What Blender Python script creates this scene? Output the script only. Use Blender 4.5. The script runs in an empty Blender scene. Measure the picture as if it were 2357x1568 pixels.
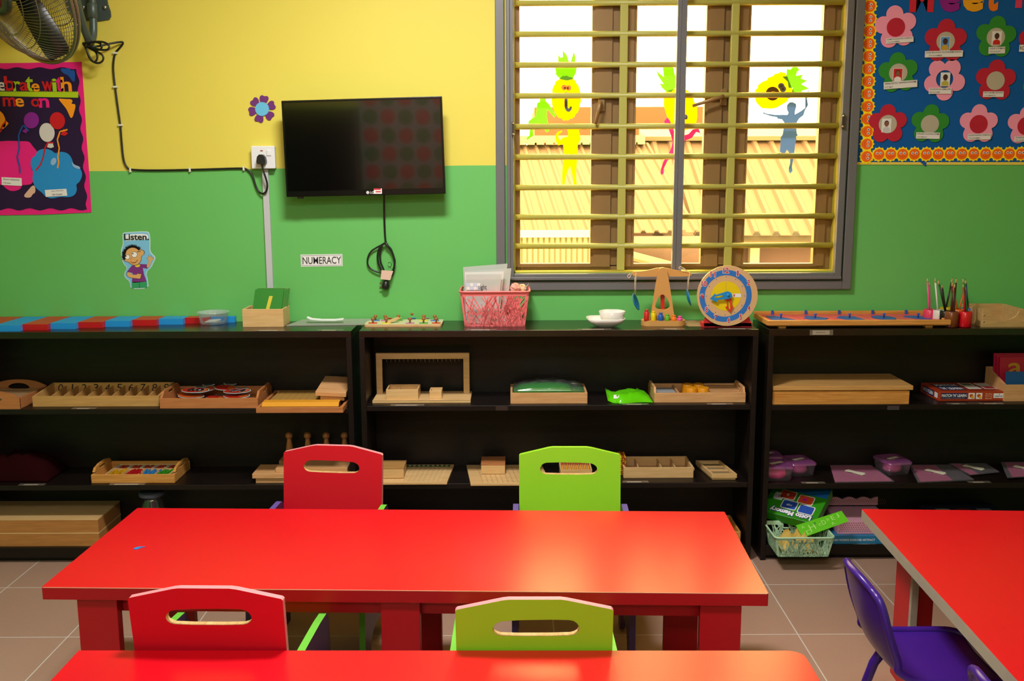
import bpy, math, random
from math import sin, cos, pi, radians, hypot, atan2
from mathutils import Vector, Matrix
from mathutils.geometry import tessellate_polygon

# ---------------------------------------------------------------- camera, light, exposure
S = bpy.context.scene
COL = S.collection
F, PITCH, ROLL, H = 2290.0, radians(9.5), radians(-0.22), 1.63
CP, SP, CR, SR = cos(PITCH), sin(PITCH), cos(ROLL), sin(ROLL)
FW = Vector((0, CP, -SP)); U0 = Vector((0, SP, CP)); R0 = Vector((1, 0, 0))
RT = CR*R0 + SR*U0; UP = -SR*R0 + CR*U0
cd = bpy.data.cameras.new('camera'); cam = bpy.data.objects.new('camera', cd); COL.objects.link(cam)
cd.sensor_width = 36.0; cd.lens = F*36/2357; cd.clip_start = 0.05; cd.clip_end = 500
mw = Matrix.Identity(4)
for i in range(3):
    mw[i][0] = RT[i]; mw[i][1] = UP[i]; mw[i][2] = -FW[i]
mw[2][3] = H
cam.matrix_world = mw
S.camera = cam
S.view_settings.view_transform = 'Standard'; S.view_settings.look = 'None'
S.view_settings.gamma = 1; S.view_settings.use_curve_mapping = False
S.view_settings.exposure = 0.44
def light(name, kind, loc, rot, energy, color=(1,1,1), size=1, sizey=None, spread=None):
    l = bpy.data.lights.new(name, kind); l.energy = energy; l.color = color
    if kind == 'AREA':
        l.shape = 'RECTANGLE'; l.size = size; l.size_y = sizey or size
        if spread: l.spread = spread
    if kind == 'SUN': l.angle = size
    o = bpy.data.objects.new(name, l); COL.objects.link(o); o.location = loc; o.rotation_euler = rot
    return o
W = bpy.data.worlds.new('sky'); S.world = W; W.use_nodes = True
bg = W.node_tree.nodes['Background']; bg.inputs[0].default_value = (1.0, .97, .93, 1); bg.inputs[1].default_value = 11.5
light('sun', 'SUN', (-4, -6, 12), (radians(38), 0, radians(-22)), 2.6, (1, .93, .82), .02)
light('unseen_ceiling_light', 'AREA', (-.3, 2.75, 3.0), (0, 0, 0), 58, (1, .98, .95), .6, .3)
light('unseen_ceiling_light', 'AREA', (.1, .2, 3.0), (0, 0, 0), 42, (1, .98, .95), 1.3, .5)
light('unseen_ceiling_light', 'AREA', (-1.0, -1.9, 3.0), (0, 0, 0), 45, (1, .98, .95), 1.3, .5)  # extra unseen lamp, added so the spotted board shows in the television

# ---------------------------------------------------------------- pixel of the photograph -> point on a plane
def ray(u, v): return FW + RT*((u-1178.5)/F) + UP*((784-v)/F)
def atY(u, v, Y):
    d = ray(u, v); t = Y/d.y; return Vector((d.x*t, Y, H+d.z*t))
def atZ(u, v, Z):
    d = ray(u, v); t = (Z-H)/d.z; return Vector((d.x*t, d.y*t, Z))
D = 4.32            # wall plane
YF = 4.03           # front of the shelf units
ZT, ZM, ZL, ZB = 0.998, 0.676, 0.343, 0.068

# ---------------------------------------------------------------- materials
def lin(h):
    h = h.lstrip('#'); c = [int(h[i:i+2], 16)/255 for i in (0, 2, 4)]
    return tuple((x/12.92 if x <= .04045 else ((x+.055)/1.055)**2.4) for x in c) + (1,)
MATS = {}
def mat(name, hexc, rough=.55, spec=.5, metal=0, bump=0, bscale=60, coat=0, coatr=.03, vary=0, vscale=8, sheen=0):
    if name in MATS: return MATS[name]
    m = bpy.data.materials.new(name); m.use_nodes = True; MATS[name] = m
    nt = m.node_tree; b = nt.nodes['Principled BSDF']
    b.inputs['Base Color'].default_value = lin(hexc); b.inputs['Roughness'].default_value = rough
    b.inputs['Specular IOR Level'].default_value = spec; b.inputs['Metallic'].default_value = metal
    b.inputs['Coat Weight'].default_value = coat; b.inputs['Coat Roughness'].default_value = coatr
    if bump or vary:
        tc = nt.nodes.new('ShaderNodeTexCoord')
    if bump:
        n = nt.nodes.new('ShaderNodeTexNoise'); n.inputs['Scale'].default_value = bscale; n.inputs['Detail'].default_value = 4
        bp = nt.nodes.new('ShaderNodeBump'); bp.inputs['Strength'].default_value = bump; bp.inputs['Distance'].default_value = .002
        nt.links.new(tc.outputs['Object'], n.inputs['Vector']); nt.links.new(n.outputs['Fac'], bp.inputs['Height'])
        nt.links.new(bp.outputs['Normal'], b.inputs['Normal'])
    if vary:
        n = nt.nodes.new('ShaderNodeTexNoise'); n.inputs['Scale'].default_value = vscale; n.inputs['Detail'].default_value = 5
        mx = nt.nodes.new('ShaderNodeMix'); mx.data_type = 'RGBA'; c = lin(hexc)
        mx.inputs[6].default_value = tuple(x*(1-vary) for x in c[:3])+(1,); mx.inputs[7].default_value = tuple(min(1, x*(1+vary)) for x in c[:3])+(1,)
        nt.links.new(tc.outputs['Object'], n.inputs['Vector']); nt.links.new(n.outputs['Fac'], mx.inputs[0])
        nt.links.new(mx.outputs[2], b.inputs['Base Color'])
    return m
def wood(name, c1, c2, rough=.45, scale=(3, 30, 30), spec=.4):
    if name in MATS: return MATS[name]
    m = bpy.data.materials.new(name); m.use_nodes = True; MATS[name] = m
    nt = m.node_tree; b = nt.nodes['Principled BSDF']; b.inputs['Roughness'].default_value = rough
    b.inputs['Specular IOR Level'].default_value = spec
    tc = nt.nodes.new('ShaderNodeTexCoord'); mp = nt.nodes.new('ShaderNodeMapping'); mp.inputs['Scale'].default_value = scale
    n = nt.nodes.new('ShaderNodeTexNoise'); n.inputs['Scale'].default_value = 3; n.inputs['Detail'].default_value = 6; n.inputs['Distortion'].default_value = .6
    r = nt.nodes.new('ShaderNodeValToRGB'); r.color_ramp.elements[0].position = .32; r.color_ramp.elements[1].position = .68
    r.color_ramp.elements[0].color = lin(c1); r.color_ramp.elements[1].color = lin(c2)
    nt.links.new(tc.outputs['Object'], mp.inputs[0]); nt.links.new(mp.outputs[0], n.inputs['Vector'])
    nt.links.new(n.outputs['Fac'], r.inputs[0]); nt.links.new(r.outputs[0], b.inputs['Base Color'])
    return m
def clear(name, color=(1, 1, 1), haze=.12, hazecol='#ffffff', rough=.1, gloss=.08):
    """thin clear plastic or glass: see-through, a little white haze, a little gloss"""
    if name in MATS: return MATS[name]
    m = bpy.data.materials.new(name); m.use_nodes = True; MATS[name] = m
    nt = m.node_tree; nt.nodes.clear(); out = nt.nodes.new('ShaderNodeOutputMaterial')
    t = nt.nodes.new('ShaderNodeBsdfTransparent'); t.inputs[0].default_value = tuple(color)+(1,)
    p = nt.nodes.new('ShaderNodeBsdfPrincipled'); p.inputs['Base Color'].default_value = lin(hazecol); p.inputs['Roughness'].default_value = .5
    g = nt.nodes.new('ShaderNodeBsdfGlossy'); g.inputs['Roughness'].default_value = rough
    a = nt.nodes.new('ShaderNodeMixShader'); a.inputs[0].default_value = haze
    c = nt.nodes.new('ShaderNodeMixShader'); c.inputs[0].default_value = gloss
    nt.links.new(t.outputs[0], a.inputs[1]); nt.links.new(p.outputs[0], a.inputs[2])
    nt.links.new(a.outputs[0], c.inputs[1]); nt.links.new(g.outputs[0], c.inputs[2]); nt.links.new(c.outputs[0], out.inputs[0])
    return m
def paper_lit(name, hexc, trans=.6):
    """thin coloured paper that lets daylight through"""
    if name in MATS: return MATS[name]
    m = bpy.data.materials.new(name); m.use_nodes = True; MATS[name] = m
    nt = m.node_tree; nt.nodes.clear(); out = nt.nodes.new('ShaderNodeOutputMaterial')
    d = nt.nodes.new('ShaderNodeBsdfDiffuse'); d.inputs[0].default_value = lin(hexc)
    t = nt.nodes.new('ShaderNodeBsdfTranslucent'); t.inputs[0].default_value = lin(hexc)
    a = nt.nodes.new('ShaderNodeMixShader'); a.inputs[0].default_value = trans
    nt.links.new(d.outputs[0], a.inputs[1]); nt.links.new(t.outputs[0], a.inputs[2]); nt.links.new(a.outputs[0], out.inputs[0])
    return m
def P(hexc, rough=.6):      # plain painted or printed colour
    return mat('paint_'+hexc.lstrip('#')+('' if rough == .6 else '_%d' % (rough*100)), hexc, rough, .4)
MAPLE = wood('maple_wood', '#cda46c', '#dab57e', .45)
PINE = wood('pine_wood', '#b87a34', '#d59a50', .42, (2, 40, 40))
BEECH = wood('beech_wood', '#c48f5c', '#d2a270', .45)
DARK = wood('dark_espresso_wood', '#0c0605', '#170c09', .42, (2, 25, 25), .35)
DTOP = wood('polished_espresso_top', '#120a07', '#20130e', .24, (2, 25, 25), .6)
EDGEW = wood('raw_plywood_edge', '#c79a62', '#dbb681', .6)
WHITE = mat('white_plastic', '#dfe2e4', .35); BLACK = mat('black_plastic', '#0b0b0c', .35)
CARD = mat('white_card', '#e2e2e0', .6); INK = mat('black_ink', '#151515', .6)
STEEL = mat('steel', '#b8b8b4', .3, metal=1)

# ---------------------------------------------------------------- mesh builder
_txt = {}
def glyphs(s, bold=0):
    k = (s, bold)
    if k not in _txt:
        c = bpy.data.curves.new('t', 'FONT'); c.body = s; c.size = 1; c.resolution_u = 3; c.offset = bold
        o = bpy.data.objects.new('t', c); COL.objects.link(o)
        bpy.context.view_layer.update()
        me = bpy.data.meshes.new_from_object(o.evaluated_get(bpy.context.evaluated_depsgraph_get()))
        vs = [(v.co.x, v.co.y) for v in me.vertices]; fs = [tuple(p.vertices) for p in me.polygons]
        bpy.data.objects.remove(o); bpy.data.curves.remove(c); bpy.data.meshes.remove(me)
        xs = [v[0] for v in vs]; ys = [v[1] for v in vs]
        _txt[k] = (vs, fs, (min(xs), max(xs), min(ys), max(ys)))
    return _txt[k]
class MB:
    def __init__(s): s.v = []; s.f = []; s.m = []; s.mats = []; s.T = None; s.sm = []
    def mi(s, m):
        if m not in s.mats: s.mats.append(m)
        return s.mats.index(m)
    def add(s, vs, fs, m, smooth=False):
        k = len(s.v)
        if s.T is not None: vs = [s.T @ Vector(p) for p in vs]
        s.v += [tuple(p) for p in vs]; i = s.mi(m)
        for f in fs: s.f.append(tuple(a+k for a in f)); s.m.append(i); s.sm.append(smooth)
        return s
    def box(s, x0, x1, y0, y1, z0, z1, m):
        vs = [(x, y, z) for z in (z0, z1) for y in (y0, y1) for x in (x0, x1)]
        return s.add(vs, [(0, 2, 3, 1), (4, 5, 7, 6), (0, 1, 5, 4), (2, 6, 7, 3), (0, 4, 6, 2), (1, 3, 7, 5)], m)
    def hull8(s, b, t, m):      # bottom and top quads
        return s.add(list(b)+list(t), [(3, 2, 1, 0), (4, 5, 6, 7), (0, 1, 5, 4), (1, 2, 6, 5), (2, 3, 7, 6), (3, 0, 4, 7)], m)
    def prism(s, loops, fn, c0, c1, m, ms=None, back=True):
        """loops: outer then holes, in (a, b); fn(a, b, c) -> point; caps at c0 (front) and c1 (back)"""
        pts = [p for l in loops for p in l]
        tris = tessellate_polygon([[Vector((p[0], p[1], 0)) for p in l] for l in loops])
        n = len(pts); vs = [fn(a, b, c0) for a, b in pts]
        s.add(vs, [tuple(t) for t in tris], m)
        if back: s.add([fn(a, b, c1) for a, b in pts], [tuple(t) for t in tris], m)
        allv = vs+[fn(a, b, c1) for a, b in pts]; fs = []; k = 0
        for l in loops:
            L = len(l)
            for i in range(L):
                j = (i+1) % L; fs.append((k+i, k+j, n+k+j, n+k+i))
            k += L
        return s.add(allv, fs, ms or m)
    def tube(s, pts, r, m, n=8, closed=False, caps=True):
        pts = [Vector(p) for p in pts]; N = len(pts); rs = r if isinstance(r, (list, tuple)) else [r]*N
        vs = []; prev = None
        for i, p in enumerate(pts):
            a = pts[(i-1) % N] if (closed or i > 0) else p; b = pts[(i+1) % N] if (closed or i < N-1) else p
            t = (b-a)
            t = t.normalized() if t.length > 1e-9 else Vector((0, 0, 1))
            if prev is None:
                q = Vector((0, 0, 1)) if abs(t.z) < .9 else Vector((1, 0, 0)); nrm = (q-t*q.dot(t)).normalized()
            else:
                nrm = (prev-t*prev.dot(t)); nrm = nrm.normalized() if nrm.length > 1e-6 else prev
            prev = nrm; bn = t.cross(nrm)
            for k in range(n):
                an = 2*pi*k/n; vs.append(p+(nrm*cos(an)+bn*sin(an))*rs[i])
        fs = []
        for i in range(N if closed else N-1):
            for k in range(n):
                a = i*n+k; b = i*n+(k+1) % n; c = ((i+1) % N)*n+(k+1) % n; d = ((i+1) % N)*n+k; fs.append((a, b, c, d))
        if caps and not closed: fs += [tuple(range(n))[::-1], tuple(range((N-1)*n, N*n))]
        return s.add(vs, fs, m, True)
    def lathe(s, prof, c, m, n=24, M=None):
        vs = []; c = Vector(c)
        for r, z in prof:
            for k in range(n):
                a = 2*pi*k/n; p = Vector((r*cos(a), r*sin(a), z)); p = (M @ p) if M is not None else p; vs.append(c+p)
        fs = []
        for i in range(len(prof)-1):
            for k in range(n): fs.append((i*n+k, i*n+(k+1) % n, (i+1)*n+(k+1) % n, (i+1)*n+k))
        if prof[0][0] > 1e-6: fs.append(tuple(range(n))[::-1])
        if prof[-1][0] > 1e-6: fs.append(tuple(range((len(prof)-1)*n, len(prof)*n)))
        return s.add(vs, fs, m, True)
    def ball(s, c, r, m, n=14, sx=1, sy=1, sz=1):
        vs = []; fs = []; R = 9
        for i in range(R+1):
            th = pi*i/R
            for k in range(n): a = 2*pi*k/n; vs.append((c[0]+sx*r*sin(th)*cos(a), c[1]+sy*r*sin(th)*sin(a), c[2]+sz*r*cos(th)))
        for i in range(R):
            for k in range(n): fs.append((i*n+k, (i+1)*n+k, (i+1)*n+(k+1) % n, i*n+(k+1) % n))
        return s.add(vs, fs, m, True)
    def text(s, st, fn, c, m, box, bold=0, back=None):
        """text stretched into box (a0, b0, a1, b1) with b up; fn(a, b, c)"""
        vs, fs, (x0, x1, y0, y1) = glyphs(st, bold); a0, b0, a1, b1 = box
        g = lambda x, y: (a0+(x-x0)/(x1-x0)*(a1-a0), b0+(y-y0)/max(1e-6, y1-y0)*(b1-b0))
        P2 = [g(*v) for v in vs]
        s.add([fn(a, b, c) for a, b in P2], fs, m)
        if back is not None:        # solid letters: side walls down to `back`
            ec = {}
            for f in fs:
                for i in range(len(f)):
                    e = (f[i], f[(i+1) % len(f)]); ec[tuple(sorted(e))] = ec.get(tuple(sorted(e)), 0)+1
            n = len(P2)
            s.add([fn(a, b, c) for a, b in P2]+[fn(a, b, back) for a, b in P2], [(a, b, n+b, n+a) for (a, b), k in ec.items() if k == 1], m)
        return s
    def build(s, name, parent=None, local=False, bevel=0, seg=2, origin=None):
        me = bpy.data.meshes.new(name); vs = [Vector(v) for v in s.v]
        if local: o0 = Vector((0, 0, 0)); loc = Vector((0, 0, 0))
        elif parent is not None:
            root = parent; acc = Vector(root.location)
            while root.parent is not None: root = root.parent; acc = acc+Vector(root.location)
            o0 = acc; loc = Vector((0, 0, 0))
        else:
            if origin is None:
                xs = [v.x for v in vs]; ys = [v.y for v in vs]; zs = [v.z for v in vs]
                origin = ((min(xs)+max(xs))/2, (min(ys)+max(ys))/2, min(zs))
            o0 = Vector(origin); loc = o0
        me.from_pydata([tuple(v-o0) for v in vs], [], s.f)
        for m in s.mats: me.materials.append(m)
        me.polygons.foreach_set('material_index', s.m); me.polygons.foreach_set('use_smooth', s.sm)
        me.update()
        ob = bpy.data.objects.new(name, me); COL.objects.link(ob); ob.location = loc
        if parent is not None: ob.parent = parent
        if bevel:
            md = ob.modifiers.new('bevel', 'BEVEL'); md.width = bevel; md.segments = seg; md.limit_method = 'ANGLE'; md.angle_limit = radians(40)
        return ob
def tag(o, label, cat=None, group=None):
    o['label'] = label
    if cat: o['category'] = cat
    if group: o['group'] = group
    return o
def struct(o): o['kind'] = 'structure'; return o
def thing(name, label, cat, loc=(0, 0, 0), rotz=0, group=None):
    o = bpy.data.objects.new(name, None); COL.objects.link(o); o.location = loc; o.rotation_euler = (0, 0, rotz); o.empty_display_size = .05
    return tag(o, label, cat, group)
def dup(root, loc, label, rotz=None, group=None):
    r = root.copy(); COL.objects.link(r); r.location = loc; r['label'] = label
    if rotz is not None: r.rotation_euler = (0, 0, rotz)
    if group: r['group'] = group
    for ch in list(root.children):
        c = ch.copy(); COL.objects.link(c); c.parent = r
        for g in list(ch.children):
            d = g.copy(); COL.objects.link(d); d.parent = c
    return r
XZ = lambda a, b, c: (a, c, b)          # front-facing plane: a = x, b = z, c = y
XY = lambda a, b, c: (a, b, c)
def circ(cx, cy, r, n=28, ry=None, rot=0, a0=0, a1=2*pi):
    ry = ry or r; out = []
    for i in range(n):
        t = a0+(a1-a0)*i/n; x, y = r*cos(t), ry*sin(t); out.append((cx+x*cos(rot)-y*sin(rot), cy+x*sin(rot)+y*cos(rot)))
    return out
def rrect(x0, y0, x1, y1, r, n=5):
    out = []
    for cx, cy, a in ((x1-r, y1-r, 0), (x0+r, y1-r, 90), (x0+r, y0+r, 180), (x1-r, y0+r, 270)):
        for i in range(n+1):
            t = radians(a+90*i/n); out.append((cx+r*cos(t), cy+r*sin(t)))
    return out
def smooth(pts, it=2, closed=True):
    for _ in range(it):
        out = []; n = len(pts); rng = range(n if closed else n-1)
        if not closed: out.append(pts[0])
        for i in rng:
            a = pts[i]; b = pts[(i+1) % n]
            out.append(tuple(a[k]*.75+b[k]*.25 for k in range(len(a)))); out.append(tuple(a[k]*.25+b[k]*.75 for k in range(len(a))))
        if not closed: out.append(pts[-1])
        pts = out
    return pts
def wp(pts, Y): return [(p.x, p.z) for p in (atY(u, v, Y) for u, v in pts)]
def wpoly(mb, loops, off, th, m, ms=None):      # flat cut-out lying against the back wall, outline taken in photo pixels
    Y = D-off-th
    mb.prism([wp(l, Y) for l in loops], XZ, Y, D-off, m, ms)
def wtext(mb, st, off, m, u0, v0, u1, v1, bold=0, th=0):   # lettering on the wall plane; u0,v0 = top left, u1,v1 = bottom right
    Y = D-off; a = atY(u0, v1, Y); b = atY(u1, v0, Y)
    mb.text(st, XZ, Y, m, (a.x, a.z, b.x, b.z), bold, back=(Y+th if th else None))
def fb(u0, u1, vb, vt, Z, vr=None, dep=None):
    """box standing on height Z whose front face spans the given pixels -> x0,x1,y0,y1,z0,z1"""
    um = (u0+u1)/2; y0 = atZ(um, vb, Z).y; x0 = atY(u0, vb, y0).x; x1 = atY(u1, vb, y0).x; h = atY(um, vt, y0).z-Z
    y1 = y0+dep if dep else atZ(um, vr, Z+h).y
    return x0, x1, y0, y1, Z, Z+h
def open_box(mb, x0, x1, y0, y1, z0, z1, m, t=.008, fl=.006, mi=None):
    mb.box(x0, x1, y0, y0+t, z0, z1, m); mb.box(x0, x1, y1-t, y1, z0, z1, m)
    mb.box(x0, x0+t, y0+t, y1-t, z0, z1, m); mb.box(x1-t, x1, y0+t, y1-t, z0, z1, m); mb.box(x0+t, x1-t, y0+t, y1-t, z0, z0+fl, mi or m)
    return mb
# ---------------------------------------------------------------- the room
def wall_paint():
    m = bpy.data.materials.new('two_tone_wall_paint'); m.use_nodes = True; nt = m.node_tree; b = nt.nodes['Principled BSDF']
    b.inputs['Roughness'].default_value = .55; b.inputs['Specular IOR Level'].default_value = .35
    L = nt.links.new; N = nt.nodes.new
    g = N('ShaderNodeNewGeometry'); sx = N('ShaderNodeSeparateXYZ'); L(g.outputs['Position'], sx.inputs[0])
    mr = N('ShaderNodeMapRange'); mr.inputs[1].default_value = -1.6; mr.inputs[2].default_value = -.2; mr.inputs[3].default_value = 1.649; mr.inputs[4].default_value = 1.667
    L(sx.outputs[0], mr.inputs[0])
    gt = N('ShaderNodeMath'); gt.operation = 'GREATER_THAN'; L(sx.outputs[2], gt.inputs[0]); L(mr.outputs[0], gt.inputs[1])
    n = N('ShaderNodeTexNoise'); n.inputs['Scale'].default_value = 1.3; n.inputs['Detail'].default_value = 3; L(g.outputs['Position'], n.inputs['Vector'])
    def duo(a, c):
        x = N('ShaderNodeMix'); x.data_type = 'RGBA'; x.inputs[6].default_value = lin(a); x.inputs[7].default_value = lin(c); L(n.outputs['Fac'], x.inputs[0]); return x
    gr = duo('#5fb25a', '#68bb62'); ye = duo('#d8ca50', '#ddd058')
    x = N('ShaderNodeMix'); x.data_type = 'RGBA'; L(gt.outputs[0], x.inputs[0]); L(gr.outputs[2], x.inputs[6]); L(ye.outputs[2], x.inputs[7]); L(x.outputs[2], b.inputs['Base Color'])
    n2 = N('ShaderNodeTexNoise'); n2.inputs['Scale'].default_value = 90; L(g.outputs['Position'], n2.inputs['Vector'])
    bp = N('ShaderNodeBump'); bp.inputs['Strength'].default_value = .06; bp.inputs['Distance'].default_value = .002; L(n2.outputs['Fac'], bp.inputs['Height']); L(bp.outputs[0], b.inputs['Normal'])
    return m
WALL = wall_paint()
def tiles():
    m = bpy.data.materials.new('beige_floor_tiles'); m.use_nodes = True; nt = m.node_tree; b = nt.nodes['Principled BSDF']
    b.inputs['Roughness'].default_value = .32; b.inputs['Specular IOR Level'].default_value = .4
    L = nt.links.new; N = nt.nodes.new
    g = N('ShaderNodeNewGeometry'); mp = N('ShaderNodeMapping'); mp.inputs['Location'].default_value = (-1.0195, -3.776, 0); L(g.outputs['Position'], mp.inputs[0])
    br = N('ShaderNodeTexBrick'); br.offset = 0; br.squash = 1
    br.inputs['Scale'].default_value = 1; br.inputs['Mortar Size'].default_value = .0022; br.inputs['Mortar Smooth'].default_value = .1
    br.inputs['Brick Width'].default_value = .436; br.inputs['Row Height'].default_value = .436
    br.inputs['Color1'].default_value = lin('#ae8c7a'); br.inputs['Color2'].default_value = lin('#b4927f'); br.inputs['Mortar'].default_value = lin('#d8d2ca')
    L(mp.outputs[0], br.inputs['Vector'])
    n = N('ShaderNodeTexNoise'); n.inputs['Scale'].default_value = 220; n.inputs['Detail'].default_value = 2; L(g.outputs['Position'], n.inputs['Vector'])
    x = N('ShaderNodeMix'); x.data_type = 'RGBA'; x.blend_type = 'MULTIPLY'; x.inputs[0].default_value = .25
    L(br.outputs['Color'], x.inputs[6]); L(n.outputs['Color'], x.inputs[7]); 
    L(x.outputs[2], b.inputs['Base Color'])
    return m
TILE = tiles(); CEIL = mat('white_ceiling_paint', '#e9e6dc', .8)
RX0, RX1, RY0, RZ = -2.95, 3.35, -3.2, 3.16
O0 = (0, 0, 0)
wx0, wx1, wz0, wz1 = .012, 1.41, 1.205, 2.56
m = MB()
for a in ((RX0, wx0, 0, RZ), (wx1, RX1, 0, RZ), (wx0, wx1, 0, wz0), (wx0, wx1, wz1, RZ)): m.box(a[0], a[1], D, D+.2, a[2], a[3], WALL)
struct(m.build('wall_back', origin=O0))
struct(MB().box(RX0-.15, RX0, RY0, D+.2, 0, RZ, WALL).build('wall_left', origin=O0))
struct(MB().box(RX1, RX1+.15, RY0, D+.2, 0, RZ, WALL).build('wall_right', origin=O0))
struct(MB().box(RX0, RX1, RY0-.15, RY0, 0, RZ, WALL).build('wall_front', origin=O0))
struct(MB().box(RX0-.15, RX1+.15, RY0-.15, D+.2, -.1, 0, TILE).build('floor', origin=O0))
struct(MB().box(RX0-.15, RX1+.15, RY0-.15, D+.2, RZ, RZ+.1, CEIL).build('ceiling', origin=O0))
REV = mat('yellow_reveal_paint', '#b5a838', .5)
m = MB(); m.box(wx1-.006, wx1, D, D+.2, wz0, wz1, REV).box(wx0, wx0+.004, D, D+.2, wz0, wz1, REV).box(wx0, wx1, D, D+.2, wz0, wz0+.006, REV).box(wx0, wx1, D, D+.2, wz1-.006, wz1, REV)
struct(m.build('trim_1', origin=O0))
# ceiling lamps out of view and the spotted board on the opposite wall (they show only as reflections; the rearmost lamp is added to light that board)
for x, y, w, d in ((-.3, 2.75, .6, .3), (.1, .2, 1.3, .5), (-1.0, -1.9, 1.3, .5)):
    t = thing('unseen_ceiling_lamp', 'unseen white flat ceiling lamp', 'lamp', (x, y, 3.0), 0, 'ceiling lamps above the tables')
    MB().box(-w/2, w/2, -d/2, d/2, .02, .16, WHITE).build('housing', t, local=True)

# ---------------------------------------------------------------- window
GREY = mat('grey_window_paint', '#666668', .38, .5, bump=.08, bscale=20, vary=.08, vscale=6)
BRONZE = mat('bronze_aluminium', '#86683e', .4, .5, metal=.15)
BARS = mat('lime_bar_paint', '#a9a752', .4, .45)
win = struct(bpy.data.objects.new('window_1', None)); COL.objects.link(win); win.location = (.7, D, wz0)
def frame(mb, x0, x1, z0, z1, w, y0, y1, m_, wl=None, wr=None, wb=None):
    wl = wl or w; wr = wr or w; wb = wb or w
    c = min(.006, w/3)
    mb.box(x0, x0+wl, y0, y1, z0, z1, m_).box(x1-wr, x1, y0, y1, z0, z1, m_).box(x0+wl, x1-wr, y0, y1, z0, z0+wb, m_).box(x0+wl, x1-wr, y0, y1, z1-w, z1, m_)
m = MB(); frame(m, -.066, 1.472, 1.131, 2.63, .038, 4.296, 4.32, GREY)
m.build('outer_frame', win, bevel=.003)
m = MB(); frame(m, -.020, 1.425, 1.174, 2.6, .030, 4.29, 4.318, GREY)
m.box(-.02, -.004, 4.284, 4.29, 1.18, 2.59, GREY).box(-.02, 1.425, 4.284, 4.29, 1.176, 1.19, GREY)
m.build('screen_frame', win, bevel=.003)
a = atY(1554, 300, 4.285).x; b = atY(1576, 300, 4.285).x
m = MB().box(a, b, 4.283, 4.315, 1.2, 2.58, GREY).box(a+.012, a+.015, 4.280, 4.284, 1.2, 2.58, GREY)
post = m.build('centre_post', win, bevel=.003)
k = atY(1578, 268, 4.29); MB().lathe([(.0, -.012), (.008, -.012), (.009, 0), (.006, .006), (0, .008)], k, GREY, 14).build('knob', win)
for u in (1181, 1940):
    c = atY(u, 297 if u < 1500 else 279, 4.283)
    lt = MB().box(c.x-.006, c.x+.006, 4.276, 4.285, c.z-.03, c.z+.03, mat('dark_latch', '#3a332a', .4)).build('latch', win, bevel=.002)
    for s in (-1, 1): MB().ball((c.x, 4.276, c.z+s*.022), .005, STEEL, 8).build('screw', lt)
# bronze casements behind the bars
YB = 4.396
m = MB(); frame(m, wx0+.004, wx1-.006, wz0+.006, wz1-.006, .022, YB, YB+.06, BRONZE, wr=.05)
mull = [(1405, 1430), (1657, 1690)]
for u0, u1 in mull: m.box(atY(u0, 400, YB).x, atY(u1, 400, YB).x, YB, YB+.06, wz0+.02, wz1-.02, BRONZE)
m.build('casement_frame', win, bevel=.002)
GLASS = clear('window_glass', (1, .855, .50), 0, gloss=.05, rough=.02)
panes = [(1197, 1360, 1184, 1406), (1461, 1617, 1430, 1657), (1717, 1879, 1690, 1905)]
for (p0, p1, s0, s1) in panes:
    X0, X1 = atY(s0, 400, YB-.012).x, atY(s1, 400, YB-.012).x; G0, G1 = atY(p0, 400, YB).x, atY(p1, 400, YB).x
    zb = atY(p0, 607, YB).z; z0 = wz0+.02; z1 = 2.53
    m = MB(); y0, y1 = YB-.012, YB+.03
    m.prism([[(X0, z0), (X1, z0), (X1, z1), (X0, z1)], [(G0-.012, zb-.012), (G1+.012, zb-.012), (G1+.012, z1-.06), (G0-.012, z1-.06)]], XZ, y0, y1, BRONZE)
    m.prism([[(G0-.014, zb-.014), (G1+.014, zb-.014), (G1+.014, z1-.05), (G0-.014, z1-.05)], [(G0, zb), (G1, zb), (G1, z1-.07), (G0, z1-.07)]], XZ, y0+.006, y1, BRONZE)
    sh = m.build('sash', win, bevel=.002)
    MB().box(G0-.004, G1+.004, YB+.018, YB+.022, zb-.004, z1-.06, GLASS).build('glass_pane', sh)
def handle(u0, v0, u1, v1, bu, bv):
    a = atY(u0, v0, YB-.06); b = atY(u1, v1, YB-.06); c = atY(bu, bv, YB-.012)
    hb = MB().box(c.x-.014, c.x+.014, YB-.03, YB-.01, c.z-.035, c.z+.035, BRONZE).build('handle_base', win, bevel=.003)
    MB().tube([(b.x, YB-.025, b.z), (b.x, YB-.055, b.z), (b.x*.9+a.x*.1, YB-.06, b.z*.9+a.z*.1), (a.x, YB-.062, a.z)], [.009, .009, .008, .0065], BRONZE, 10).build('handle_lever', hb)
handle(1594, 244, 1664, 222, 1664, 224)
handle(1371, 286, 1382, 236, 1384, 238)
# lime bars
grille = bpy.data.objects.new('security_grille', None); COL.objects.link(grille); grille.parent = win
YG = 4.362
for v in (6.2, 77.5, 148.5, 219.5, 290.5, 360.3, 430.5, 498.5, 565.5):
    z = atY(1560, v, YG).z
    MB().tube([(wx0+.002, YG, z), (wx1-.007, YG, z)], .0122, BARS, 10).build('horizontal_bar', grille)
for u in (1432.5, 1683.5):
    x = atY(u, 330, YG-.004).x
    MB().box(x-.0165, x+.0165, YG-.010, YG+.010, wz0+.006, wz1-.01, BARS).build('vertical_bar', grille, bevel=.003)
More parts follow.
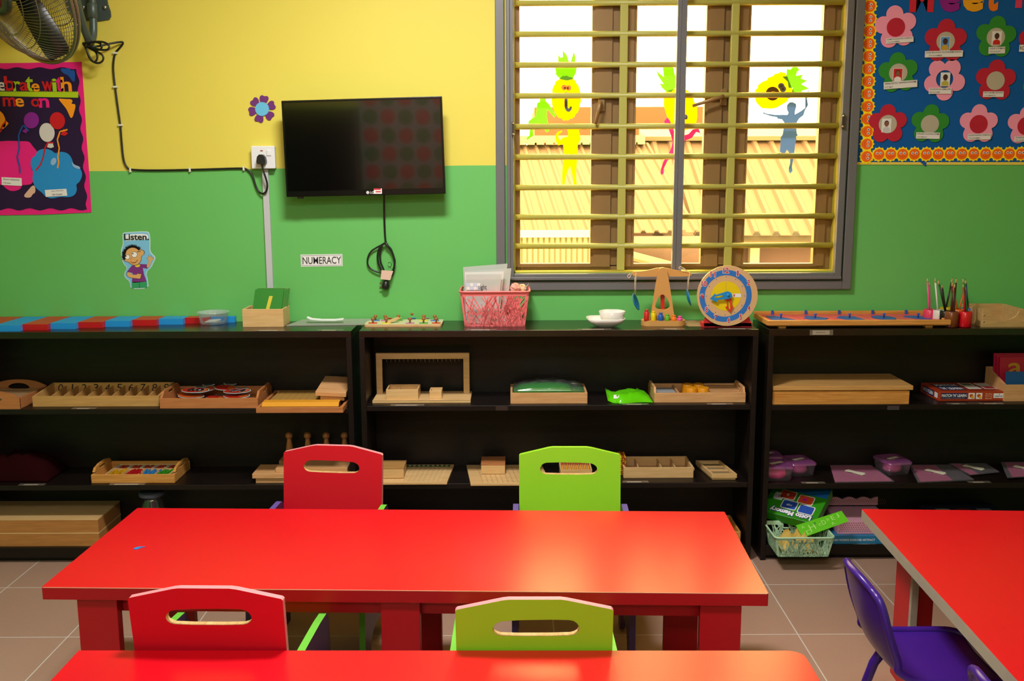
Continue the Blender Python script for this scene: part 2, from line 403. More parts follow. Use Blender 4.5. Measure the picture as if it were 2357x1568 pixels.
# paper cut-outs stuck on the panes
YS = YB+.0165
PY = paper_lit('yellow_paper', '#ffe000'); PG = paper_lit('green_paper', '#98e84a'); PP = paper_lit('pink_paper', '#ff5aa8'); PB = paper_lit('blue_paper', '#7fa2d8', .4)
PBR = paper_lit('brown_paper', '#6a4a24', .2); PGY = paper_lit('grey_paper', '#6c7478', .25); PTN = paper_lit('tan_paper', '#f0a850', .4); PDG = paper_lit('dark_green_paper', '#79b52c', .45)
def cr(pts, ou, ov, s): return [(ou+x/s, ov+y/s) for x, y in pts]
def cut(mb, pts, m_, k=0): mb.prism([wp(pts, YS)], XZ, YS-.0006*(k+1), YS-.0006*k, m_); return mb
def ragged(cx, cy, rx, ry, n=64, am=.02, seed=1, rot=0):
    r = random.Random(seed); out = []
    for i in range(n):
        t = 2*pi*i/n; q = 1+am*(r.random()-.5)*2; x, y = rx*q*cos(t), ry*q*sin(t); out.append((cx+x*cos(rot)-y*sin(rot), cy+x*sin(rot)+y*cos(rot)))
    return out
A = lambda p: cr(p, 1170, 100, 4.75)
crown1 = A([(595,75),(640,130),(665,210),(680,210),(715,90),(735,150),(730,220),(747,270),(740,320),(720,360),(705,392),(640,408),(570,392),(535,360),(515,330),(522,318),(500,215),(545,210),(545,120),(570,155),(595,150)])
t = thing('pineapple_cutout', 'yellow paper pineapple with a grey letter standing upright on the left window pane', 'window sticker', (atY(1302, 280, YS).x, YS, atY(1302, 280, YS).z))
body = cut(MB(), ragged(1303, 226, 34, 51, am=.03), PY).build('fruit_body', t)
cut(MB(), crown1, PG, 1).build('leaf_crown', t)
m = MB(); cut(m, circ(1298.5, 201.5, 6.5, 16), PTN, 2); cut(m, circ(1308.5, 202.5, 6.5, 16), PTN, 3); cut(m, circ(1300, 202.5, 2.6, 12), PBR, 4); cut(m, circ(1307, 203, 2.6, 12), PBR, 4); m.build('eyes', t)
m = MB(); cut(m, A([(612,535),(645,535),(645,548),(612,548)]), PGY, 2); cut(m, A([(614,600),(648,600),(648,695),(656,712),(668,705),(672,690),(695,690),(692,725),(668,750),(640,745),(620,720),(614,690)]), PGY, 2); m.build('letter', t)
tag(cut(MB(), A([(345,560),(360,545),(390,545),(405,570),(410,630),(450,670),(480,720),(520,790),(500,810),(460,760),(425,720),(420,780),(430,850),(440,880),(445,960),(415,972),(395,940),(395,885),(300,875),(265,885),(270,960),(272,1010),(240,1030),(210,1055),(196,1042),(230,1010),(235,940),(218,890),(220,850),(260,820),(300,795),(310,720),(315,650),(345,640)]), PG).build('child_silhouette'), 'green paper child sitting at lower left of the left window pane', 'window sticker')
tag(cut(MB(), A([(650,900),(740,895),(770,940),(785,1000),(790,1050),(760,1110),(755,1200),(750,1300),(740,1400),(745,1530),(765,1540),(715,1545),(710,1480),(690,1400),(675,1340),(655,1380),(630,1450),(615,1540),(590,1545),(590,1420),(600,1300),(610,1210),(600,1100),(545,1115),(520,1070),(515,1010),(535,970),(580,952),(592,965),(555,990),(545,1020),(560,1065),(600,1030),(650,1020),(655,980),(640,930)]), PY).build('child_silhouette'), 'yellow paper child standing below the upright pineapple on the left pane', 'window sticker')
B = lambda p: cr(p, 1430, 120, 5.226)
t = thing('pineapple_cutout', 'yellow paper pineapple half hidden by the grey centre post of the window', 'window sticker', (atY(1568, 300, YS).x, YS, atY(1568, 300, YS).z))
cut(MB(), B([(540,470),(640,440),(760,445),(812,470),(815,500),(865,560),(880,600),(910,650),(915,780),(900,850),(830,920),(760,945),(680,930),(600,860),(570,800),(550,770),(530,700),(510,640),(512,550)]), PY).build('fruit_body', t)
cut(MB(), B([(410,190),(440,240),(512,300),(500,180),(625,180),(640,260),(690,400),(640,440),(600,482),(540,475),(490,430),(460,375),(510,385),(450,300)]), PG, 1).build('leaf_crown', t)
tag(cut(MB(), B([(515,835),(550,790),(580,815),(600,860),(640,960),(660,1040),(720,1030),(760,1000),(810,985),(860,930),(930,920),(962,1003),(940,970),(900,962),(850,1030),(760,1070),(700,1090),(690,1200),(700,1300),(700,1400),(660,1400),(640,1310),(600,1285),(560,1300),(510,1400),(512,1450),(500,1472),(480,1474),(472,1450),(480,1400),(510,1310),(570,1220),(600,1160),(620,1080),(600,1010),(570,930)]), PP).build('child_silhouette'), 'pink paper child reaching out on the middle window pane behind the centre post', 'window sticker')
C3 = lambda p: cr(p, 1700, 120, 5.226)
t = thing('pineapple_cutout', 'yellow paper pineapple tilted over with its green crown pointing right on the right pane', 'window sticker', (atY(1790, 250, YS).x, YS, atY(1790, 250, YS).z))
cut(MB(), C3([(195,490),(205,450),(232,430),(230,400),(290,355),(345,335),(350,310),(420,285),(430,265),(490,250),(492,236),(560,250),(590,300),(640,430),(670,480),(620,550),(600,560),(580,598),(450,672),(380,682),(280,675),(215,610),(195,550)]), PY).build('fruit_body', t)
cut(MB(), C3([(580,200),(620,212),(650,180),(705,180),(735,215),(705,232),(690,285),(775,270),(748,318),(830,345),(752,385),(850,440),(760,465),(755,492),(640,490),(650,430),(600,430),(592,360),(525,295),(575,290)]), PG, 1).build('leaf_crown', t)
m = MB(); q = C3([(0,0)]); c = C3([(408,500)])[0]
out = []
for i in range(15): th = radians(205+i*(335-205+90)/14); out.append((c[0]+16.5*cos(th), c[1]+15*sin(th)))
cut(m, circ(c[0], c[1], 16, 24), PBR, 2); cut(m, circ(c[0]+1.5, c[1]+1.5, 9, 20, ry=7), PY, 3); m.build('letter', t)
m = MB(); e1, e2 = C3([(512,410), (532,444)]); cut(m, circ(*e1, 7.5, 16), PTN and PGY, 2); cut(m, circ(*e2, 7.5, 16), PGY, 3); cut(m, circ(*e1, 3.4, 12), PBR, 4); cut(m, circ(*e2, 3.4, 12), PBR, 4); m.build('eyes', t)
tag(cut(MB(), C3([(650,600),(690,620),(695,655),(682,700),(675,750),(740,715),(800,670),(800,560),(805,500),(845,452),(852,455),(825,520),(825,560),(836,640),(800,700),(780,762),(730,800),(705,840),(695,910),(700,980),(715,1000),(690,1015),(695,1050),(680,1100),(670,1210),(655,1300),(640,1380),(648,1430),(625,1458),(605,1440),(605,1390),(620,1340),(620,1280),(605,1200),(580,1175),(560,1215),(520,1215),(495,1195),(505,1100),(505,1030),(530,990),(540,930),(550,850),(520,810),(472,803),(460,785),(380,770),(310,745),(288,738),(300,722),(330,738),(450,755),(520,752),(585,755),(600,730),(580,690),(580,640),(610,605)]), PB).build('child_silhouette'), 'blue paper child with both arms raised under the tilted pineapple on the right pane', 'window sticker')

# ---------------------------------------------------------------- neighbouring roofs outside
RF = mat('orange_roof_sheet', '#5c4a46', .6, .3, vary=.12, vscale=1.5); RF2 = mat('pale_roof_sheet', '#80786c', .6, .3); WR = mat('salmon_render', '#7a4438', .8, .2)
FAS = mat('brown_fascia', '#33281f', .6); OW = mat('tan_outer_wall', '#544248', .8, .2, vary=.1, vscale=2); PST = mat('cream_post', '#8a8078', .6)
def corrugated(mb, x0, x1, ya, za, yb, zb, pitch, amp, m_, skew=0):
    """ribbed sheet from ridge (ya, za) down to eave (yb, zb)"""
    prof = [(0, 0), (.55, 0), (.66, 1), (.86, 1)]; xs = []
    k = 0
    while x0+k*pitch < x1:
        for fx, fz in prof: xs.append((x0+(k+fx)*pitch, fz*amp))
        k += 1
    vs = [(x, ya, za+dz) for x, dz in xs]+[(x+skew, yb, zb+dz) for x, dz in xs]+[(x, ya, za+dz-.01) for x, dz in xs]+[(x+skew, yb, zb+dz-.01) for x, dz in xs]
    n = len(xs); mb.add(vs, [(i, i+1, n+i+1, n+i) for i in range(n-1)]+[(2*n+i, 3*n+i, 3*n+i+1, 2*n+i+1) for i in range(n-1)]+[(n+i, n+i+1, 3*n+i+1, 3*n+i) for i in range(n-1)], m_)
hs = thing('neighbour_house', 'house outside with orange ribbed roof seen through the right and middle panes', 'house', (4, 12.5, -3))
zr = atY(1760, 318, 15).z; ze = atY(1790, 541, 12.5).z
m = MB(); corrugated(m, 1.9, 7.5, 15, zr, 12.5, ze, .245, .05, RF); m.build('ribbed_roof', hs)
m = MB(); m.hull8([(1.9, 14.8, zr-.04), (7.5, 14.8, zr-.04), (7.5, 15.1, zr-.02), (1.9, 15.1, zr-.02)], [(1.9, 14.75, zr+.02), (7.5, 14.75, zr+.02), (7.5, 15.1, zr+.14), (1.9, 15.1, zr+.14)], RF2); m.build('ridge_cap', hs)
MB().box(1.9, 7.5, 12.55, 12.6, ze-.12, ze-.01, FAS).build('fascia', hs)
MB().box(2.0, 7.4, 12.9, 15, -3, ze-.03, OW).build('wall', hs)
a = atY(1733, 600, 12.75).x; MB().box(a-.05, a+.07, 12.7, 12.82, -3, ze-.05, PST).build('post', hs)
h2 = thing('neighbour_building', 'long low building outside with orange ribbed roof seen through the left pane', 'building', (.6, 12, -3))
zr2 = atY(1260, 334, 14.5).z; ze2 = atY(1260, 536, 12).z
m = MB(); corrugated(m, -2.5, 1.9, 14.5, zr2, 12, ze2, .16, .03, RF, skew=.28); m.build('ribbed_roof', h2)
m = MB()
for k in range(34): m.box(-2.5+k*.13, -2.5+k*.13+.1, 14.3, 14.5, zr2+.0, zr2+.035, RF2)
m.box(-2.5, 1.9, 14.4, 14.7, zr2+.03, zr2+.13, RF2); m.build('ridge_cap', h2)
MB().box(-2.5, 1.7, 12.2, 14.4, -3, ze2-.02, OW).build('wall', h2)
tag(MB().box(atY(1230, 300, 17).x, atY(1668, 300, 17).x, 16.8, 19, -3, atY(1400, 248, 17).z, WR).build('salmon_building'), 'plain salmon coloured building outside above the left roof', 'building')
m = MB(); z0 = atY(1260, 541, 9).z
for k in range(38): m.box(-1.0+k*.05, -1.0+k*.05+.032, 9, 9.03, z0-1.2, z0, RF2)
m.box(-1.0, .92, 9.02, 9.05, z0-1.2, z0-.02, RF2); m.box(-1, .92, 8.97, 9.04, z0-.02, z0+.04, mat('white_coping', '#b4aea4', .6))
tag(m.build('boundary_fence'), 'pale ribbed fence with white coping low outside the left pane', 'fence')
m = MB(); m.box(1.0, 2.0, 8.6, 9.6, -1.5, atY(1540, 560, 8.6).z, OW); m.hull8([(1.0, 8.5, .93), (2.2, 8.3, .62), (2.2, 8.4, .6), (1.0, 8.6, .9)], [(1.0, 8.5, .98), (2.2, 8.3, .67), (2.2, 8.4, .67), (1.0, 8.6, .98)], RF2)
tag(m.build('outhouse'), 'low tan outhouse outside at the bottom of the middle pane', 'outhouse')
tag(struct(MB().box(-30, 30, 4.6, 60, -3.2, -3, mat('outside_ground', '#b39a78', .9)).build('ground_outside', origin=O0)), 'sandy ground outside the window')
# ---------------------------------------------------------------- things on the wall
MAG = P('#e5127f'); PUR = mat('dark_purple_felt', '#2a1a3c', .85, .2, bump=.15, bscale=150); LIME = P('#a9c90c'); RED = P('#c50a1c'); ORG = P('#f59a12'); VIO = P('#861594'); WHT = P('#cfcdc9'); BLU = P('#1f8ad0'); DBL = P('#0d4fa5')
C1 = lambda p: cr(p, 0, 0, 5.8075)
C2 = lambda p: cr(p, 0, 130, 4.02)
# celebration poster, left
o = atY(100, 490, D)
po = thing('celebration_poster', 'pink bordered dark purple felt poster with balloons and clouds on left wall', 'poster', (o.x-.3, D, o.z))
m = MB(); wpoly(m, [[(-260, 150), (187, 142.5), (193, 220), (199, 320), (205, 400), (210, 489), (100, 494), (-260, 500)]], .0, .003, MAG); m.build('border', po)
def wavy():
    top = [(-250+i*5, 157+2.2*sin((-250+i*5)*2*pi/52)) for i in range(86)]
    r = [(178+ (y-160)*.068+2.6*sin(y*2*pi/44), y) for y in range(166, 474, 5)]
    bot = [(200-i*5, 482+2.6*sin(i*5*2*pi/48)) for i in range(90)]
    return top+r+bot
m = MB(); wpoly(m, [wavy()], .003, .0012, PUR); m.build('felt_panel', po)
zig = []
for i in range(60): zig += [(-58+i*4, 209+.012*i), (-56+i*4, 212+.012*i)]
m = MB(); wpoly(m, [zig+[(180, 225), (80, 223), (-60, 220)]], .0042, .001, LIME); m.build('zigzag_strip', po)
def letter(ch, c, u0, v0, u1, v1, off=.0045): m = MB(); wtext(m, ch, off+.002, c, u0, v0, u1, v1, .018, .002); return m.build('letter', po)
for ch, c, u0, v0, u1, v1 in (('e', WHT, -6, 189, 13, 209), ('b', RED, 11, 175, 33, 209), ('r', LIME, 31, 187, 46, 210), ('a', RED, 46, 189, 64, 209), ('t', LIME, 60, 176, 75, 210), ('e', ORG, 73, 192, 90, 211), ('w', RED, 97, 187, 121, 211), ('i', P('#a2cc10'), 121, 181, 129, 211), ('t', MAG, 129, 177, 144, 211), ('h', ORG, 141, 177, 163, 211), ('m', RED, 7, 224, 35, 245), ('e', ORG, 35, 226, 54, 246), ('o', RED, 72, 227, 91, 246), ('n', MAG, 90, 226, 112, 248)):
    letter(ch, c, u0, v0, u1, v1)
def wp1(name, polys, c, off=.0045, th=.001):
    m = MB()
    for p in polys: wpoly(m, [p], off, th, c)
    return m.build(name, po)
wp1('butterfly', [smooth(C1([(805,935),(830,910),(880,920),(905,905),(935,920),(950,945),(985,935),(1003,960),(1000,1090),(975,1095),(935,1040),(900,1000),(850,985)]), 1)], DBL)
wp1('butterfly', [smooth(C1([(778,1315),(880,1325),(950,1325),(972,1350),(950,1390),(1000,1390),(1010,1420),(990,1500),(970,1568),(945,1580),(925,1540),(895,1470),(860,1420),(800,1350)]), 1)], ORG)
wp1('butterfly', [smooth(C2([(218,1290),(250,1250),(300,1192),(325,1200),(328,1260),(300,1275),(285,1305),(240,1308)]), 1)], P('#d8b09a'))
pc = wp1('pink_cloud', [smooth(C2([(-120,800),(0,785),(90,780),(200,785),(270,785),(300,830),(345,880),(350,930),(310,960),(280,990),(290,1050),(330,1090),(300,1180),(240,1190),(200,1190),(190,1230),(110,1252),(50,1220),(20,1180),(-120,1200)]), 2)], MAG)
bc = wp1('blue_cloud', [smooth(C2([(290,940),(330,920),(345,870),(420,850),(480,870),(510,900),(560,878),(630,895),(668,950),(675,1000),(740,1030),(765,1090),(740,1160),(700,1185),(715,1230),(690,1290),(620,1305),(560,1298),(480,1318),(420,1300),(390,1260),(330,1220),(296,1140),(310,1070),(280,1010)]), 2)], BLU, .0056)
wp1('cloud_patch', [circ(123, 372, 6, 16, 9, .4), smooth(C2([(665,965),(680,1000),(740,1020),(742,1045),(700,1035),(668,1010)]), 1)], P('#8fb4dc'), .0067)
def balloon(cx, cy, rx, ry, c, rot, tail, tc, sc, spts):
    b = wp1('balloon', [circ(cx, cy, rx, 26, ry, rot)], c, .0068)
    m = MB(); wpoly(m, [tail], .007, .0008, c); m.build('tail', b)
    m = MB()
    for (p, q), w in zip(zip(spts, spts[1:]), [3.2]*len(spts)):
        d = hypot(q[0]-p[0], q[1]-p[1]); nx, ny = -(q[1]-p[1])/d*w/2, (q[0]-p[0])/d*w/2
        wpoly(m, [[(p[0]+nx, p[1]+ny), (q[0]+nx, q[1]+ny), (q[0]-nx, q[1]-ny), (p[0]-nx, p[1]-ny)]], .0078, .0006, sc)
    m.build('ribbon', b)
balloon(72, 277, 17.5, 19, VIO, .2, C2([(205,690),(240,665),(262,680),(240,712),(215,700)]), 0, DBL, C2([(266,688),(215,636),(190,680),(172,730),(178,850),(158,930),(180,1010),(185,1080)]))
balloon(132, 278, 17.5, 20, RED, -.2, C2([(560,725),(590,668),(605,690),(630,712),(600,735)]), 0, ORG, C2([(625,677),(555,695),(530,770),(548,850),(535,930),(543,980),(532,1035)]))
balloon(108, 305, 17.5, 22, WHT, -.15, C2([(435,840),(450,795),(485,795),(498,838),(470,848)]), 0, RED, C2([(495,798),(440,800),(415,850),(400,930),(375,1000),(330,1055)]))
balloon(0, 276, 12, 22, ORG, -.3, C2([(10,650),(50,590),(80,620),(45,658)]), 0, RED, C2([(55,598),(20,640),(5,700)]))
def tagcard(parent, u0, v0, u1, v1, lines, off, rot=0, name='name_card'):
    Y = D-off; cu, cv = (u0+u1)/2, (v0+v1)/2; c = atY(cu, cv, Y); w = (atY(u1, cv, Y).x-atY(u0, cv, Y).x); h = atY(cu, v0, Y).z-atY(cu, v1, Y).z
    ca, sa = cos(rot), sin(rot); fn = lambda a, b, y: (c.x+a*ca-b*sa, y, c.z+a*sa+b*ca)
    m = MB(); m.prism([[(-w/2, -h/2), (w/2, -h/2), (w/2, h/2), (-w/2, h/2)]], fn, Y-.0006, Y, CARD)
    n = len(lines)
    for i, (s, fr, to, ink) in enumerate(lines):
        z1 = h/2-h*(i+.22)/n; z0 = z1-h*.5/n
        m.text(s, fn, Y-.0009, ink, (-w/2+w*fr, z0, -w/2+w*to, z1), .01)
    return m.build(name, parent)
GI = P('#6f6f6f')
tagcard(po, 4, 409, 50, 427, [('Fikunmi Adebimikun', .08, .9, GI), ('11th June', .08, .45, INK)], .0075, radians(-3))
tagcard(po, 104, 436, 154, 452, [('Jason Adenimka', .3, .85, GI), ('13th October', .3, .8, INK)], .0085, radians(3))

# class board, right
NB = mat('blue_felt', '#0f5aa4', .85, .2, bump=.12, bscale=120, vary=.08, vscale=3)
o = atY(2180, 380, D)
bd = thing('class_photo_board', 'large blue board of paper flowers bordered with smiling suns on right wall', 'notice board', (o.x, D, o.z))
m = MB(); wpoly(m, [[(1988, -90), (2560, -90), (2560, 380), (1966, 379), (1970, 300), (1980, 100)]], 0, .003, P('#e3cf55')); m.build('backing_sheet', bd)
m = MB(); wpoly(m, [[(1993, -90), (2560, -90), (2560, 373), (1972, 373), (1976, 300), (1984, 100)]], .003, .001, NB); m.build('felt_panel', bd)
m = MB(); wpoly(m, [[(2117, 372), (2133, 374), (2131, 384)]], .003, .001, DBL); m.build('loose_corner', bd)
YEL = P('#ffe400'); ORA = P('#f66a08'); EYW = P('#f0eee8')
def sun(cu, cv, rot, k):
    Y = D-.0045-.0003*(k % 2); c = atY(cu, cv, Y); s = Y/F*1.02
    g = lambda p: [(c.x+(x*cos(rot)-y*sin(rot))*s, c.z+(x*sin(rot)+y*cos(rot))*s) for x, y in p]
    star = []
    for i in range(36): a = 2*pi*i/36; r = 17.2 if i % 3 == 0 else 14.6; star.append((r*cos(a), r*sin(a)))
    m = MB(); m.prism([g(star)], XZ, Y-.0008, Y, YEL)
    m.prism([g(circ(0, 0, 12, 22))], XZ, Y-.0013, Y-.0008, ORA)
    for sx in (-4, 4):
        m.prism([g(circ(sx, 2.6, 2.9, 12))], XZ, Y-.0017, Y-.0013, EYW); m.prism([g(circ(sx+.2, 2.4, 1.5, 10))], XZ, Y-.002, Y-.0017, INK)
    sm = [(x, -3.2-3.4*(1-(x/6.0)**2)) for x in (-6, -4, -2, 0, 2, 4, 6)]
    m.prism([g(sm+[(x, y+.8) for x, y in sm[::-1]])], XZ, Y-.0016, Y-.0013, P('#c8440a'))
    return m.build('sun_face', bd)
for k in range(-1, 13): sun(2002.2-.0143*29*k-.22*max(k, 0), 14.3+28.85*k, radians(-90), k)
for k in range(0, 15): sun(2022.8+27.3*k, 355.5-.12*k, 0, k+1)
PKP = P('#f09ab8'); RDP = P('#b81936'); GNP = P('#2a8a2c'); SIL = mat('silver_paper', '#b4b09e', .4, .6); SKIN = P('#4a2a1c'); SKIN2 = P('#8a5a40')
def flower(cu, cv, R, col, cen, rot, photo=None, cards=(), sq=1.0):
    Y = D-.006; c = atY(cu, cv, Y); s = Y/F
    pts = []
    for i in range(70):
        a = 2*pi*i/70; ph = ((a-rot+pi/5) % (2*pi/5))-pi/5; d, rp = .60, .40
        r = d*cos(ph)+math.sqrt(max(0, rp*rp-(d*sin(ph))**2)); r = max(r, .6); pts.append((c.x+R*s*r*cos(a), c.z+R*s*r*sin(a)*sq))
    hole = circ(c.x, c.z, 19.3*s, 26)
    if cen == 'hole':
        fl = MB().prism([pts, hole], XZ, Y-.002, Y-.0008, col).build('paper_flower', bd)
    else:
        fl = MB().prism([pts], XZ, Y-.002, Y-.0008, col).build('paper_flower', bd)
        MB().prism([circ(c.x, c.z, 20.3*s, 28)], XZ, Y-.003, Y-.002, cen).build('centre_disc', fl)
    if photo:
        bgc, top, skin, du, dv = photo; w, h = 9.6*s, 14*s; x, z = c.x+du*s, c.z-dv*s
        m = MB(); m.prism([[(x-w-.002, z-h-.002), (x+w+.002, z-h-.002), (x+w+.002, z+h+.002), (x-w-.002, z+h+.002)]], XZ, Y-.0036, Y-.003, CARD)
        m.prism([[(x-w, z-h), (x+w, z-h), (x+w, z+h), (x-w, z+h)]], XZ, Y-.0038, Y-.0036, bgc)
        sh = [(x-w*.85, z-h), (x-w*.8, z-h*.45), (x-w*.3, z-h*.22), (x+w*.3, z-h*.22), (x+w*.8, z-h*.45), (x+w*.85, z-h)]
        m.prism([sh], XZ, Y-.004, Y-.0038, top)
        m.prism([circ(x, z+h*.34, w*.56, 18, h*.46)], XZ, Y-.0042, Y-.004, INK)
        m.prism([circ(x, z+h*.24, w*.48, 18, h*.42)], XZ, Y-.0044, Y-.0042, skin)
        for sx in (-1, 1): m.prism([circ(x+sx*w*.2, z+h*.3, w*.08, 8)], XZ, Y-.0045, Y-.0044, INK)
        m.prism([circ(x, z+h*.02, w*.16, 8, h*.035)], XZ, Y-.0045, Y-.0044, P('#5a2018'))
        m.build('photo', fl)
    for (u0, v0, u1, v1, lines, r) in cards: tagcard(fl, u0, v0, u1, v1, lines, .0115, radians(r))
D1 = lambda u, v: (1960+u/5.937, v/5.937); D2 = lambda u, v: (1960+u/5.937, 190+v/5.937)
def crd(Dn, u0, v0, u1, v1, l1, l2, r, f2=(.04, .5)):
    a = Dn(u0, v0); b = Dn(u1, v1); return (a[0], a[1], b[0], b[1], [(l1, .03, .97, INK), (l2, f2[0], f2[1], GI)], r)
flower(2061.6, 63, 47, PKP, RDP, radians(98), None, [crd(D1, 472, 512, 845, 585, 'KAMSIYOCHUKWU OGBOGU', '7TH NOVEMBER', 4)])
flower(2176, 95, 48, RDP, SIL, radians(90), (P('#5d9ad8'), P('#c8a030'), SKIN, -1, 5), [crd(D1, 1003, 693, 1520, 780, 'SOILE-BALOGUN OLUWADEMILADEWA', '7TH NOVEMBER', 1, (.1, .45))])
flower(2291.5, 86, 46, GNP, SIL, radians(86), (CARD, P('#c8241c'), SKIN, 2, 2), [crd(D1, 1872, 640, 2098, 732, 'YUSUF UTHMAN', '12TH JANUARY', 1, (.06, .75))])
flower(2067, 168, 45, GNP, SIL, radians(96), (P('#c8161a'), CARD, SKIN2, -1, 5), [crd(D1, 440, 1108, 897, 1205, 'AKINLOSOTU TIAANOLUWANIMI', '21ST MAY', 4, (.03, .28))])
flower(2174, 182, 47, PKP, 'hole', radians(57), (CARD, P('#b8b04a'), SKIN, 1, 1), [crd(D2, 1055, 72, 1365, 155, 'OLOROKUN SEMILORE', '2ND OCTOBER', 0, (.03, .5))])
flower(2291, 186, 46, RDP, SIL, radians(88), None, [crd(D2, 1797, 122, 2078, 198, 'NATHANIEL IDOWU', '11TH MARCH', 0, (.04, .6))])
flower(2043, 286, 44, RDP, SIL, radians(92), (CARD, P('#c8c8cc'), SKIN2, -3, 3))
flower(2140, 286, 44, GNP, SIL, radians(86), None, [crd(D2, 883, 683, 1205, 768, 'AYILARA OLUWALONIMI', '31ST MARCH', -1, (.05, .45))])
flower(2252, 286, 44, PKP, RDP, radians(90), None, [crd(D2, 1588, 700, 1900, 780, 'KOSIOCHUKWU OGBOGU', '7TH NOVEMBER', 1, (.04, .55))])
flower(2362, 290, 44, PKP, RDP, radians(88), None, [(2335, 314, 2388, 326, [('ZARAH AKTE', .03, .97, INK), ('4TH NOVEMBER', .04, .6, GI)], 0)])
flower(2392, 92, 46, RDP, SIL, radians(100), None, [(2346, 103, 2400, 119, [('ROL', .03, .3, INK)], 0)])
flower(2400, 205, 46, GNP, SIL, radians(95))
def bl(ch, c, u0, v0, u1, v1): m = MB(); wtext(m, ch, .0065, c, u0, v0, u1, v1, .05, .002); m.build('letter', bd)
bl('M', P('#c81c34'), 2093, -42, 2153, 28); bl('e', P('#8a1088'), 2162, -26, 2213, 28); bl('e', P('#e8a412'), 2215, -26, 2267, 27); bl('t', P('#e87812'), 2270, -40, 2301, 26); bl('m', P('#d83868'), 2337, -26, 2400, 18)

# purple wall flower
o = atY(600, 285, D); wf = thing('wall_flower', 'purple paper flower with a pale blue centre on the yellow wall', 'wall decoration', (o.x, D, o.z))
PVI = mat('purple_card', '#6a2a72', .35)
cen = (540+202/3.2, 190+195/3.2)
for (x, y), c_ in zip([(140,135),(217,115),(273,168),(258,243),(180,268),(122,213)], range(6)):
    px, py = 540+x/3.2, 190+y/3.2; dx, dy = px-cen[0], py-cen[1]; L = hypot(dx, dy); dx /= L; dy /= L; L2 = 33
    loc = [(8, 0), (13, -5), (21, -10), (28, -10.5), (32, -6), (29.5, 0), (32, 6), (28, 10.5), (21, 10), (13, 5)]
    m = MB(); wpoly(m, [smooth([(cen[0]+dx*a-dy*b, cen[1]+dy*a+dx*b) for a, b in loc], 1)], .002, .002, PVI); m.build('petal', wf)
m = MB(); wpoly(m, [circ(cen[0], cen[1], 16, 28)], .004, .002, mat('pale_blue_card', '#62b8dc', .4)); m.build('centre_disc', wf)

# television
TVY = D-.105
def tvp(u, v, y): p = atY(u, v, y); return (p.x, p.y, p.z)
tb = atY(838, 452, D-.06)
tv = thing('television', 'black flat television hanging on the wall above the numeracy sign', 'television', (tb.x, D, tb.z))
cbl, cbr, ctr, ctl = atY(659, 454, TVY), atY(1026, 446, TVY), atY(1017, 221, TVY-.02), atY(647, 232, TVY-.02)
TB = mat('glossy_black_bezel', '#0a0a0b', .18, .6); SCR = mat('tv_screen', '#040405', .10, 1.0, coat=.8)
def quad(a, b, c, d, m_, th, mb, y0=0):
    f = [Vector((p.x, p.y+y0, p.z)) for p in (a, b, c, d)]; bk = [Vector((p.x, p.y+y0+th, p.z)) for p in (a, b, c, d)]
    mb.add(f+bk, [(0, 1, 2, 3), (7, 6, 5, 4), (0, 4, 5, 1), (1, 5, 6, 2), (2, 6, 7, 3), (3, 7, 4, 0)], m_); return mb
quad(cbl, cbr, ctr, ctl, TB, .028, MB()).build('bezel', tv, bevel=.003)
def lerp2(s, t): return (cbl*(1-s)+cbr*s)*(1-t)+(ctl*(1-s)+ctr*s)*t
quad(lerp2(.014, .062), lerp2(.986, .062), lerp2(.986, .975), lerp2(.014, .975), SCR, .002, MB(), -.0012).build('screen', tv)
q = [lerp2(.2, .15), lerp2(.8, .15), lerp2(.8, .8), lerp2(.2, .8)]
quad(*q, BLACK, .03, MB(), .026).build('rear_housing', tv)
m = MB(); p = lerp2(.512, .03); m.prism([circ(p.x, p.z, .0065, 18)], XZ, p.y-.0016, p.y-.001, P('#c8c8c8'))
m.text('LG', XZ, p.y-.0016, P('#c8c8c8'), (p.x+.010, p.z-.005, p.x+.026, p.z+.005), .02); m.build('brand_mark', tv)
m = MB(); p = lerp2(.577, .045); m.box(p.x-.018, p.x+.016, p.y-.0018, p.y-.001, p.z-.012, p.z+.010, CARD).box(p.x-.018, p.x+.012, p.y-.0022, p.y-.0018, p.z+.004, p.z+.010, P('#c02a3a')).box(p.x-.01, p.x+.012, p.y-.0022, p.y-.0018, p.z-.006, p.z-.001, P('#c02a3a')); m.build('price_sticker', tv)
p = lerp2(.085, 0); MB().box(p.x-.012, p.x+.012, p.y+.004, p.y+.02, p.z-.008, p.z+.004, BLACK).build('receiver_foot', tv, bevel=.002)
# television lead hanging down, coiled
def wtube(mb, pts, off, r, m_, n=8, it=2, closed=False):
    P3 = [tuple(atY(q[0], q[1], D-(q[2] if len(q) > 2 else off))) for q in pts]
    mb.tube(smooth(P3, it, closed), r, m_, n, closed); return mb
lead = thing('television_lead', 'black coiled lead with plug hanging below the television', 'cable', tuple(atY(886, 665, D)))
CB = mat('black_cable', '#121313', .4)
m = MB(); wtube(m, [(884, 448, .05), (884, 480, .03), (885, 520, .012), (887, 558, .012), (893, 566, .014), (903, 580, .014), (909, 600, .016), (907, 620, .016), (902, 636, .016), (893, 640, .018)], 0, .0042, CB)
wtube(m, [(893, 562, .02), (882, 560, .02), (872, 572, .02), (868, 592, .02), (872, 612, .02), (880, 625, .02), (884, 640, .02)], 0, .0042, CB)
wtube(m, [(887, 560, .016), (870, 568, .014), (851, 580, .012), (844, 602, .012), (850, 618, .012), (868, 627, .014), (884, 628, .016)], 0, .0036, CB)
wtube(m, [(886, 559, .024), (878, 566, .024), (874, 585, .024), (876, 605, .024), (884, 622, .024), (888, 640, .02)], 0, .0038, CB)
